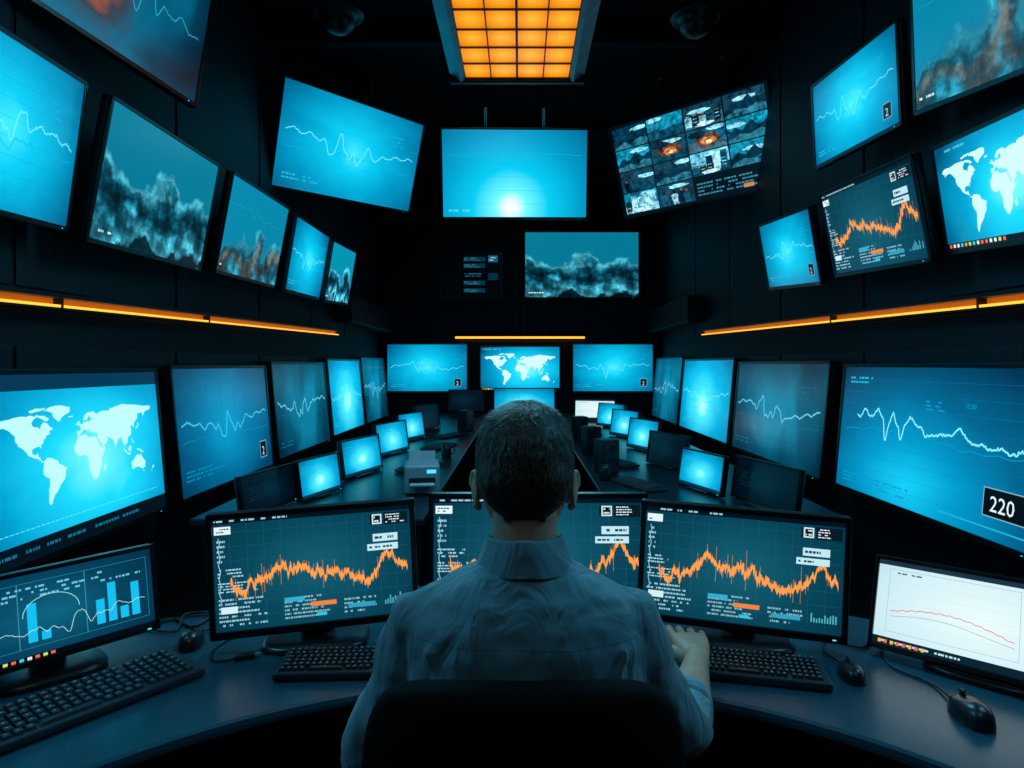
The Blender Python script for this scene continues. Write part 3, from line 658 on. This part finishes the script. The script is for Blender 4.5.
# ------------------------------------------------------------------ keyboards / mice
def keyboard(x,y,rz,w=.40,dp=.14,z=DESK):
    root=empty('computer_keyboard',(x,y,z),math.radians(rz)); m=MB()
    m.box((0,0,.011),(w,dp,.018),'key_base',bev=.005)
    rows=6; kh=(dp-.022)/rows; cols=20; kw=(w-.02)/cols
    for r in range(rows):
        yy=-dp/2+.011+kh*(r+.5); c=0
        while c<cols:
            wd=1
            if r==0 and c==4: wd=6
            elif r in(1,2,3) and c==0: wd=1.5
            if c in(14,): c+=.5; continue
            if c+wd>cols: break
            xx=-w/2+.01+kw*(c+wd/2)
            zt=.0195+.0008*r; hx=kw*wd/2-.0014; hy=kh/2-.0014
            vs=[(xx-hx,yy-hy,zt),(xx+hx,yy-hy,zt),(xx+hx,yy+hy,zt),(xx-hx,yy+hy,zt),(xx-hx*.82,yy-hy*.8,zt+.006),(xx+hx*.82,yy-hy*.8,zt+.006),(xx+hx*.82,yy+hy*.8,zt+.006),(xx-hx*.82,yy+hy*.8,zt+.006)]
            m.add(vs,[(0,1,5,4),(1,2,6,5),(2,3,7,6),(3,0,4,7),(4,5,6,7)],'keycap')
            m.add([(xx-.0022,yy+.0005,zt+.0063),(xx+.0018,yy+.0005,zt+.0063),(xx+.0018,yy+.0038,zt+.0063),(xx-.0022,yy+.0038,zt+.0063)],[(0,1,2,3)],'key_legend')
            c+=wd
    m.build('key_deck',parent=root)
keyboard(-.89,1.35,54,w=.40,dp=.16); keyboard(-.395,1.50,3,w=.31,dp=.125); keyboard(.545,1.475,-13,w=.28,dp=.125)
for y in(4.4,5.5,6.35): keyboard(-.68,y,68,.40,.14)
for y in(3.75,4.6,5.6,6.6): keyboard(.68,y,-68,.40,.14)
def mouse(x,y,rz,k=1.,z=DESK):
    root=empty('computer_mouse',(x,y,z),math.radians(rz)); m=MB()
    rings=[]
    n=28
    for i in range(12):
        t=i/11; zz=.002+.034*math.sin(t*math.pi/2)*1.
        sc_=math.cos(t*math.pi/2*.98)**.55
        rings.append([(k*.031*sc_*math.copysign(abs(math.cos(a))**.8,math.cos(a)),k*(.055*sc_*math.sin(a)-.006*t),zz*k*(1-.15*math.sin(a)*t)) for a in[2*math.pi*j/n for j in range(n)]])
    m.loft(rings,'black_plastic'); m.tube([(-.003*k,.030*k,.033*k),(.003*k,.030*k,.033*k)],.007*k,'dark_metal',seg=14)
    m.box((0,.032*k,.0335*k),(.0012,.03*k,.004),'cable')
    m.build('shell',parent=root)
mouse(-.825,1.63,20,.95); mouse(.745,1.46,-10,.85); mouse(.895,1.29,-8,1.05)
def cable(name,pts,r=.0028):
    m=MB(); P=[Vector(p) for p in pts]; out=[]
    for i in range(len(P)-1):
        p0=P[max(i-1,0)];p1=P[i];p2=P[i+1];p3=P[min(i+2,len(P)-1)]
        for k in range(8):
            t=k/8; out.append(.5*((2*p1)+(-p0+p2)*t+(2*p0-5*p1+4*p2-p3)*t*t+(-p0+3*p1-3*p2+p3)*t**3))
    out.append(P[-1]); m.tube(out,r,'cable',seg=8); m.build(name)
zc=DESK+.0045
cable('power_cable',[(-.825,1.69,zc+.004),(-.80,1.75,zc),(-.88,1.81,zc),(-.97,1.76,zc),(-1.00,1.70,zc)])
cable('power_cable',[(-1.0,1.72,zc),(-.9,1.70,zc),(-.93,1.82,zc),(-.78,1.82,zc),(-.72,1.76,zc),(-.66,1.80,zc)])
cable('power_cable',[(-1.06,1.68,zc),(-.96,1.78,zc),(-.87,1.73,zc),(-.84,1.84,zc),(-.74,1.90,zc)],.004)
cable('power_cable',[(-.62,1.60,zc+.004),(-.66,1.55,zc),(-.72,1.53,zc),(-.75,1.60,zc),(-.72,1.70,zc),(-.68,1.76,zc)])
cable('power_cable',[(.745,1.51,zc+.004),(.74,1.58,zc),(.78,1.65,zc),(.84,1.60,zc),(.9,1.66,zc)])
cable('power_cable',[(.895,1.35,zc+.004),(.90,1.42,zc),(.86,1.50,zc),(.88,1.58,zc),(.92,1.66,zc)])
cable('power_cable',[(-.30,1.58,zc),(-.28,1.66,zc),(-.29,1.74,zc),(-.31,1.80,zc)])
m=MB(); m.box((0,0,.008),(.045,.018,.012),'black_plastic',bev=.003); m.box((.028,0,.008),(.014,.012,.006),'frame_metal'); m.build('usb_stick',loc=(-.655,1.545,DESK),rot=(0,0,.4))
def printer(x,y):
    r=empty('desktop_printer',(x,y,DESK),.15); m=MB()
    m.box((0,0,.080),(.19,.24,.155),'printer_plastic',bev=.014,seg=3); m.box((0,-.118,.075),(.14,.012,.035),'cable',bev=.002); m.box((0,-.15,.062),(.13,.08,.006),'paper')
    m.box((0,.06,.185),(.15,.01,.07),'paper',M=Matrix.Rotation(-.12,4,'X')); m.box((.05,-.119,.125),(.05,.006,.02),'led_cyan')
    m.build('body',parent=r)
printer(-.545,3.62)
def mug(x,y):
    r=empty('coffee_mug',(x,y,DESK)); m=MB()
    pr=[(.0,.001),(.034,.001),(.038,.01),(.039,.09),(.037,.092),(.035,.088),(.034,.02),(.0,.018)]
    m.loft([[(q*math.cos(2*math.pi*i/28),q*math.sin(2*math.pi*i/28),z) for i in range(28)] for q,z in pr],'black_plastic',cap0=False,cap1=False)
    m.tube([(.037,0,.075),(.058,0,.07),(.064,0,.048),(.056,0,.028),(.037,0,.022)],.005,'black_plastic')
    m.build('cup',parent=r)
mug(.52,3.95); mug(-.56,4.95)
def speaker(x,y,rz):
    r=empty('desk_speaker',(x,y,DESK),rz); m=MB(); m.box((0,0,.11),(.12,.14,.218),'black_plastic',bev=.01)
    for z,q in((.07,.042),(.16,.022)):
        m.loft([[(a_*math.cos(t),-.071-dy,z+a_*math.sin(t)) for t in [2*math.pi*i/24 for i in range(24)]] for a_,dy in((q,.0),(q,.005),(q*.85,.004),(q*.3,-.0),(.001,.003))],'dark_metal',cap0=False,cap1=False)
    m.build('cabinet',parent=r)
speaker(-.58,6.9,-.5); speaker(.56,4.22,.4); speaker(.56,5.12,.3); speaker(.56,6.1,.3)

# ------------------------------------------------------------------ office chair
def chair(x,y,rz,w=.42,top=1.02,arms=True):
    r=empty('office_chair',(x,y,0),rz)
    m=MB(); rings=[]; hgt=.54; n=52
    for i in range(25):
        t=i/24; v=-1+2*t
        th=.028*v; k=math.sqrt(max(0,1-abs(v)**3.2)); ins=.026*(1-k)
        ring=[]
        for j in range(n):
            a=2*math.pi*j/n; ca,sa=math.cos(a),math.sin(a)
            px=math.copysign(abs(ca)**.30,ca)*(w/2-ins); pz=math.copysign(abs(sa)**.26,sa)*(hgt/2-ins)
            tt=pz/(hgt/2); px*=1-.12*max(0,-tt)-.02*max(0,tt)**3
            pz+=.012*math.cos(px/(w/2)*1.4)*max(0,tt)
            ring.append((px,-.20+th+.9*px*px-.02*math.cos(tt*1.5),top-hgt/2-.01+pz))
        rings.append(ring)
    def shrink(ring,f):
        cx=sum(p[0] for p in ring)/n; cz=sum(p[2] for p in ring)/n; out=[]
        for p in ring:
            px=cx+(p[0]-cx)*f; pz=cz+(p[2]-cz)*f; tt=(pz-(top-hgt/2-.01))/(hgt/2)
            out.append((px,p[1]-.9*p[0]**2+.02*math.cos(((p[2]-(top-hgt/2-.01))/(hgt/2))*1.5)+.9*px*px-.02*math.cos(tt*1.5),pz))
        return out
    pre=[shrink(rings[0],f) for f in(.05,.3,.55,.8)]; post=[shrink(rings[-1],f) for f in(.8,.55,.3,.05)]
    m.loft(pre+rings+post,'chair_fabric'); m.build('backrest',parent=r)
    m=MB()
    m.box((0,.05,.425),(.46,.46,.085),'chair_fabric',bev=.038,seg=4,smooth=True)
    m.build('seat',parent=r)
    m=MB()
    m.box((0,-.255,.52),(.07,.02,.36),'black_plastic',bev=.006); m.box((0,-.12,.37),(.07,.28,.02),'black_plastic',bev=.006)
    m.box((0,.03,.37),(.2,.2,.03),'black_plastic',bev=.008)
    m.tube([(0,0,.12),(0,0,.36)],.028,'dark_metal',seg=18); m.tube([(0,0,.08),(0,0,.16)],.045,'black_plastic',seg=18)
    for k in range(5):
        a=2*math.pi*k/5+.3; dx,dy=math.cos(a),math.sin(a)
        m.tube([(0,0,.11),(dx*.15,dy*.15,.10),(dx*.29,dy*.29,.072)],[.03,.024,.018],'black_plastic',seg=12)
        px,py=-dy,dx
        for s_ in(-.014,.014): m.tube([(dx*.29+px*(s_-.008),dy*.29+py*(s_-.008),.03),(dx*.29+px*(s_+.008),dy*.29+py*(s_+.008),.03)],.029,'black_plastic',seg=18)
        m.tube([(dx*.29,dy*.29,.03),(dx*.29,dy*.29,.075)],.008,'dark_metal')
    m.build('base',parent=r)
    if arms:
        m=MB()
        for sx in(-1,1):
            m.tube([(sx*.18,.03,.375),(sx*.265,.03,.40),(sx*.275,.03,.60)],.014,'black_plastic'); m.box((sx*.275,.05,.612),(.06,.25,.03),'black_plastic',bev=.012,seg=3,smooth=True)
        m.build('armrest',parent=r)
chair(.005,1.045,0,w=.436,top=1.003)
chair(-.02,5.2,.5,top=.98,arms=False); chair(.02,6.9,-.4,top=.98,arms=False)

# ------------------------------------------------------------------ man
def man():
    root=empty('seated_man',(.008,0,0))
    def ringe(z,a,bf,bb,yc,n=40,p=1.,xc=0):
        out=[]
        for i in range(n):
            t=2*math.pi*i/n; s_,c_=math.sin(t),math.cos(t)
            x=a*math.copysign(abs(s_)**p,s_); y=math.copysign(abs(c_)**p,c_)*(bf if c_>0 else bb)
            out.append((xc+x,yc+y,z))
        return out
    m=MB()
    T=[(.47,.165,.12,.11,1.03),(.55,.175,.13,.12,1.03),(.65,.175,.13,.125,1.035),(.75,.178,.125,.125,1.04),(.85,.186,.125,.125,1.045),(.93,.193,.125,.125,1.05),(.99,.195,.115,.122,1.05),(1.032,.182,.10,.113,1.052),(1.060,.152,.085,.10,1.055),(1.082,.112,.070,.083,1.058),(1.098,.080,.060,.070,1.06),(1.112,.062,.054,.058,1.063)]
    m.loft([ringe(z,a,f,b_,y,p=.85) for z,a,f,b_,y in T],'shirt_cloth')
    m.tube([(.125,1.05,1.022),(.163,1.055,1.006),(.180,1.065,.955),(.196,1.08,.905),(.232,1.105,.845),(.262,1.125,.80),(.280,1.15,.782),(.295,1.19,.778),(.305,1.22,.776)],[.050,.060,.060,.058,.056,.054,.052,.050,.048],'shirt_cloth',seg=24,round_=True)
    m.tube([(-.125,1.05,1.022),(-.163,1.055,1.006),(-.178,1.06,.955),(-.192,1.065,.90),(-.226,1.07,.84),(-.250,1.08,.785),(-.258,1.10,.755),(-.245,1.15,.755),(-.225,1.20,.765)],[.050,.060,.060,.059,.057,.056,.054,.050,.047],'shirt_cloth',seg=24,round_=True)
    random.seed(12)
    for (p,q,rr) in [((-.15,.955,1.0),(-.06,.926,.80),.009),((.15,.955,1.0),(.07,.926,.78),.009),((-.13,.955,1.02),(.0,.937,.97),.005),((-.14,.945,.92),(-.11,.928,.68),.008),((.02,.930,.98),(.03,.920,.74),.006),
        ((.19,1.03,.93),(.235,1.04,.90),.009),((.205,1.035,.89),(.25,1.06,.86),.008),((-.19,1.01,.93),(-.235,1.02,.90),.009),((-.20,1.01,.87),(-.25,1.02,.85),.009),((.24,1.07,.82),(.29,1.10,.81),.008),((-.235,1.02,.80),(-.28,1.04,.79),.008)]:
        p=Vector(p);q=Vector(q); md=(p+q)/2+Vector((random.uniform(-.015,.015),-.002,0))
        m.tube([p,md,q],[rr*.5,rr,rr*.5],'shirt_cloth',seg=10,round_=True)
    ob=m.build('shirt',parent=root)
    rm=ob.modifiers.new('r','REMESH'); rm.mode='VOXEL'; rm.voxel_size=.0055; rm.use_smooth_shade=True
    s_=ob.modifiers.new('s','SMOOTH'); s_.iterations=9; s_.factor=.6
    tx=bpy.data.textures.new('folds','CLOUDS'); tx.noise_scale=.09; tx.noise_depth=2
    dm=ob.modifiers.new('d','DISPLACE'); dm.texture=tx; dm.strength=.017; dm.mid_level=.5; dm.texture_coords='LOCAL'
    n=48
    def cring(q,z): return [(q*math.sin(t),1.062+q*1.06*math.cos(t),z-.030*max(0,math.cos(t))-.006*abs(math.sin(t))) for t in[2*math.pi*i/n for i in range(n)]]
    m=MB(); m.loft([cring(q,z) for q,z in[(.0565,1.098),(.0575,1.146),(.0590,1.1505),(.0615,1.1505),(.0635,1.147),(.0700,1.128),(.0770,1.108),(.0800,1.099)]],'shirt_cloth',cap0=False,cap1=False)
    m.loft([cring(q,z) for q,z in[(.0800,1.099),(.0785,1.0965),(.0765,1.099),(.0620,1.125)]],'shirt_cloth',cap0=False,cap1=False)
    m.build('collar',parent=root)
    m=MB()
    for c,dr in((Vector((.303,1.225,.777)),Vector((.30,1,-.02))),(Vector((-.222,1.205,.766)),Vector((.5,1,.1)))):
        dr.normalize()
        m.tube([c-dr*.022,c-dr*.018,c+dr*.018,c+dr*.022],[.045,.0515,.0505,.042],'shirt_cloth',seg=28)
    m.build('rolled_cuff',parent=root)
    m=MB()
    m.loft([ringe(z,a,f,b_,y) for z,a,f,b_,y in[(.475,.15,.13,.11,1.04),(.49,.175,.14,.12,1.04),(.53,.182,.14,.125,1.04),(.57,.178,.13,.12,1.035)]],'trousers')
    for sx in(-1,1):
        m.tube([(sx*.09,1.06,.555),(sx*.11,1.22,.56),(sx*.135,1.40,.565),(sx*.14,1.49,.55),(sx*.14,1.515,.48),(sx*.14,1.51,.35),(sx*.14,1.49,.2),(sx*.14,1.48,.10)],[.080,.080,.073,.066,.062,.056,.05,.05],'trousers',seg=22,round_=True)
    ob=m.build('trousers',parent=root); rm=ob.modifiers.new('r','REMESH'); rm.mode='VOXEL'; rm.voxel_size=.009; rm.use_smooth_shade=True
    s_=ob.modifiers.new('s','SMOOTH'); s_.iterations=4
    m=MB()
    for sx in(-1,1):
        rings=[]
        for t,(y,a,h) in enumerate([(1.43,.02,.02),(1.44,.036,.06),(1.50,.04,.075),(1.56,.045,.055),(1.63,.048,.04),(1.68,.038,.032),(1.705,.015,.02)]):
            rings.append([(sx*.14+a*math.cos(k),y,.003+h*max(0,math.sin(k)) if math.sin(k)>0 else .002) for k in[2*math.pi*i/20 for i in range(20)]])
        m.loft(rings,'shoe_leather')
    m.build('shoes',parent=root)
    HZ=1.111; HY=1.088
    m=MB()
    H=[(.0,.018,.084,-.055),(.008,.034,.095,-.04),(.022,.047,.099,-.015),(.045,.058,.100,.035),(.07,.066,.098,.066),(.10,.070,.097,.086),(.13,.073,.096,.096),(.16,.0745,.094,.098),(.185,.072,.085,.093),(.205,.062,.068,.079),(.222,.045,.046,.056),(.232,.024,.022,.03),(.2345,.008,.008,.01)]
    def hr(z,a,f,b_,n=44,off=0,yo=0):
        out=[]
        for i in range(n):
            t=2*math.pi*i/n; yc=(f-b_)/2; hl=(f+b_)/2
            out.append((math.sin(t)*(a+off),HY+yo+yc+math.cos(t)*(hl+off),HZ+z))
        return out
    m.loft([hr(*r_) for r_ in H],'skin')
    m.tube([(0,1.055,1.06),(0,1.06,1.11),(0,1.066,1.17),(0,1.076,1.23)],[.062,.0545,.0535,.056],'skin',seg=28)
    for sx in(-1,1):
        Re=(Matrix.Rotation(-sx*math.radians(24),3,'Z'))
        c0=Vector((sx*.081,HY-.010,HZ+.102))
        m.ell(c0,(.006,.016,.029),'skin',R=Re)
        pts=[]
        for k in range(13):
            a=math.radians(-70+k*20); pts.append(c0+Vector((0,0,.002))+Re@Vector((sx*.004,-.0165*math.cos(a)-.002,.029*math.sin(a))))
        m.tube(pts,.0042,'skin',seg=8,round_=True)
        m.ell((sx*.077,HY-.004,HZ+.074),(.006,.008,.009),'skin')
        m.tube([(sx*.068,HY-.002,HZ+.10),(sx*.080,HY-.006,HZ+.10)],.012,'skin')
    m.tube([(0,HY+.094,HZ+.128),(0,HY+.104,HZ+.108),(0,HY+.115,HZ+.088),(0,HY+.106,HZ+.080)],[.007,.008,.011,.009],'skin',round_=True)
    for sx in(-1,1):
        m.ell((sx*.011,HY+.103,HZ+.082),(.007,.009,.006),'skin'); m.tube([(sx*.012,HY+.096,HZ+.131),(sx*.03,HY+.092,HZ+.134),(sx*.046,HY+.08,HZ+.128)],[.005,.006,.004],'skin',round_=True)
        m.ell((sx*.046,HY+.07,HZ+.095),(.018,.02,.018),'skin')
    m.tube([(-.022,HY+.094,HZ+.054),(0,HY+.101,HZ+.057),(.022,HY+.094,HZ+.054)],[.003,.005,.003],'skin',round_=True)
    m.tube([(-.019,HY+.094,HZ+.047),(0,HY+.101,HZ+.045),(.019,HY+.094,HZ+.047)],[.003,.0055,.003],'skin',round_=True)
    m.ell((0,HY+.088,HZ+.015),(.022,.014,.014),'skin')
    ob=m.build('head',parent=root); rm=ob.modifiers.new('r','REMESH'); rm.mode='VOXEL'; rm.voxel_size=.003; rm.use_smooth_shade=True
    s_=ob.modifiers.new('s','SMOOTH'); s_.iterations=2
    m=MB()
    for sx in(-1,1):
        m.ell((sx*.030,HY+.082,HZ+.114),(.0125,.0125,.0115),'eye_white'); m.ell((sx*.030,HY+.0925,HZ+.114),(.0055,.003,.0055),'eye_iris')
    m.build('eyes',parent=root)
    m=MB()
    HH=[(.066,.030,-.055,.070),(.076,.044,-.046,.080),(.088,.057,-.038,.088),(.104,.067,-.030,.095),(.125,.0735,-.022,.101),(.142,.0765,.015,.104),(.160,.078,.070,.106),(.178,.078,.094,.106),(.194,.0755,.098,.102),(.211,.067,.086,.091),(.227,.053,.066,.073),(.238,.036,.042,.049),(.244,.016,.018,.022),(.245,.004,.004,.005)]
    def hpt(s,t,extra=0):
        s=max(0,min(s,len(HH)-1.001)); i=int(s); f=s-i; A=HH[i];B=HH[i+1]; q=[A[k]*(1-f)+B[k]*f for k in range(4)]
        z,a,fr,bk=q; yc=(fr-bk)/2; hl=(fr+bk)/2
        c=math.cos(t); 
        return Vector((math.sin(t)*(a+extra),HY+yc+c*(hl+extra),HZ+z))
    rings=[]; n=64
    for k in range(0,(len(HH)-1)*4+1):
        rings.append([hpt(k/4,2*math.pi*j/n,.001*math.sin(j*7.3+k*2.1)) for j in range(n)])
    m.loft(rings,'hair',col=(.016,.011,.008))
    random.seed(77)
    for k in range(26000):
        s=random.uniform(.05,12.9); t=random.uniform(0,2*math.pi)
        if s<6 and math.cos(t)>.55: continue
        p=hpt(s,t,-.002); dn=hpt(s-.5,t+random.uniform(-.18,.18)+.06*math.sin(t*5+s)); nr=(hpt(s,t,.01)-hpt(s,t)).normalized()
        if s>8: nr=(nr*(1-(s-8)/5)+Vector((0,0,1))*((s-8)/4)).normalized()
        tg=(dn-p)
        if tg.length<1e-5: continue
        tg.normalize()
        if s>7.5:   # gradually comb the crown sideways/forward
            w_=min(1,(s-7.5)/3)
            tg=(tg*(1-.5*w_)+Vector((.5*math.cos(t)+random.uniform(-.5,.5),random.uniform(-.1,.7),0))*w_).normalized()
        short=.45 if s<3 else (.7 if s<5 else 1.05)
        Ln=random.uniform(.010,.021)*short
        lift=1.+.5*min(1,max(0,(s-7)/4))
        a=p; b1=p+tg*Ln*.5+nr*random.uniform(.0015,.0035)*short*lift; b2=p+tg*Ln+nr*random.uniform(.000,.0045)*short*lift
        sd=tg.cross(nr).normalized()*.00045
        gray=(s<7.5 and random.random()<.15) or random.random()<.03
        g=random.uniform(.5,1.6); c=(.14*g,.12*g,.105*g) if gray else (.050*g,.032*g,.021*g)
        m.add([a-sd,a+sd,b1+sd,b1-sd,b2],[(0,1,2,3),(3,2,4)],'hair',col=c,smooth=True)
    m.build('hair',parent=root)
    def hand(wrist,yaw,pitch,side_,elbow,curl=1.,name='hand'):
        m=MB(); W=Matrix.Translation(wrist)@Matrix.Rotation(math.radians(yaw),4,'Z')@Matrix.Rotation(math.radians(pitch),4,'X')
        def sq(y,a,h,zc=0,n=28): return [(a*math.copysign(abs(math.cos(t))**.75,math.cos(t)),y,zc+h*math.copysign(abs(math.sin(t))**.8,math.sin(t))) for t in[2*math.pi*i/n for i in range(n)]]
        m.loft([sq(-.02,.022,.018),sq(.0,.026,.018),(sq(.025,.034,.018)),sq(.055,.040,.016),sq(.08,.042,.0135),sq(.090,.038,.010)],'skin',M=W)
        Fg=[(-.032,.072,-5,.0088),(-.011,.080,-1,.0090),(.011,.074,3,.0088),(.031,.058,9,.0076)]
        for i,(fx,ln,sp,rr) in enumerate(Fg):
            fx*=side_; sp*=side_
            p=Vector((fx,.074,.002)); pts=[p.copy()]; ang=[-6-3*i,-34-7*i,-70-6*i]; seg=[.022+ln*.44,ln*.34,ln*.28]
            q=p.copy()
            for a_,sg in zip(ang,seg):
                A=math.radians(a_*curl); dd=Vector((math.sin(math.radians(sp))*math.cos(A),math.cos(A),math.sin(A)))
                for h_ in(.5,1.): pts.append(q+dd*sg*h_)
                q=q+dd*sg
            m.tube(pts,[rr*1.05,rr*1.12,rr*1.10,rr*.95,rr*1.0,rr*.88,rr*.82],'skin',seg=14,M=W,round_=True)
            m.ell(pts[1]*.5+pts[2]*.5+Vector((0,-.010,.003)),(rr*1.0,rr*1.2,rr*1.0),'skin',M=W)
        m.tube([(-.020*side_,.015,-.004),(-.040*side_,.040,-.010),(-.054*side_,.066,-.018),(-.052*side_,.090,-.024)],[.016,.0130,.0100,.0085],'skin',seg=14,M=W,round_=True)
        wv=Vector(wrist); e=Vector(elbow)
        m.tube([e,e*.7+wv*.3,e*.4+wv*.6,e*.1+wv*.9,W@Vector((0,.01,0))],[.040,.040,.032,.026,.023],'skin',seg=24,round_=True)
        ob=m.build(name,parent=root); rm=ob.modifiers.new('r','REMESH'); rm.mode='VOXEL'; rm.voxel_size=.0022; rm.use_smooth_shade=True
        s_=ob.modifiers.new('s','SMOOTH'); s_.iterations=2
    hand((.372,1.395,.790),-2,7,1,(.300,1.20,.777),name='right_arm')
    hand((-.150,1.37,.785),8,-5,-1,(-.225,1.19,.763),curl=.7,name='left_arm')
man()

# ------------------------------------------------------------------ lights
def area(name,loc,target,size,energy,col,sy=None):
    l=bpy.data.lights.new(name,'AREA'); l.energy=energy; l.color=col; l.size=size
    o=bpy.data.objects.new(name,l); sc.collection.objects.link(o); o.location=loc
    o.rotation_euler=(Vector(target)-Vector(loc)).to_track_quat('-Z','Y').to_euler()
    return o
area('added_fill_light',(0,3.2,3.1),(0,1.2,1.0),.8,42,(.16,.72,1.))  # added unseen blue lamps for fill and shoulder rim, no fixtures behind them
area('added_fill_light',(-1.7,1.4,2.6),(-.2,1.2,.95),.4,15,(.10,.66,1.))
area('added_fill_light',(1.7,1.4,2.6),(.2,1.2,.95),.4,15,(.10,.66,1.))
area('added_fill_light',(0,-.6,3.9),(0,1.1,1.1),.8,9,(.42,.82,1.))
area('added_fill_light',(0,6.8,3.9),(0,6.5,.7),1.2,8,(.12,.70,1.))
w=bpy.data.worlds.new('night'); sc.world=w; w.use_nodes=True
w.node_tree.nodes['Background'].inputs[0].default_value=(.02,.06,.09,1); w.node_tree.nodes['Background'].inputs[1].default_value=.12
# ------------------------------------------------------------------ camera
c=bpy.data.cameras.new('camera'); c.sensor_width=36; c.lens=650/1024*36; c.shift_x=-8/1024; c.shift_y=-19/1024; c.clip_start=.05
co=bpy.data.objects.new('camera',c); sc.collection.objects.link(co); co.location=(0,0,EYE); co.rotation_euler=(math.pi/2,0,0); sc.camera=co
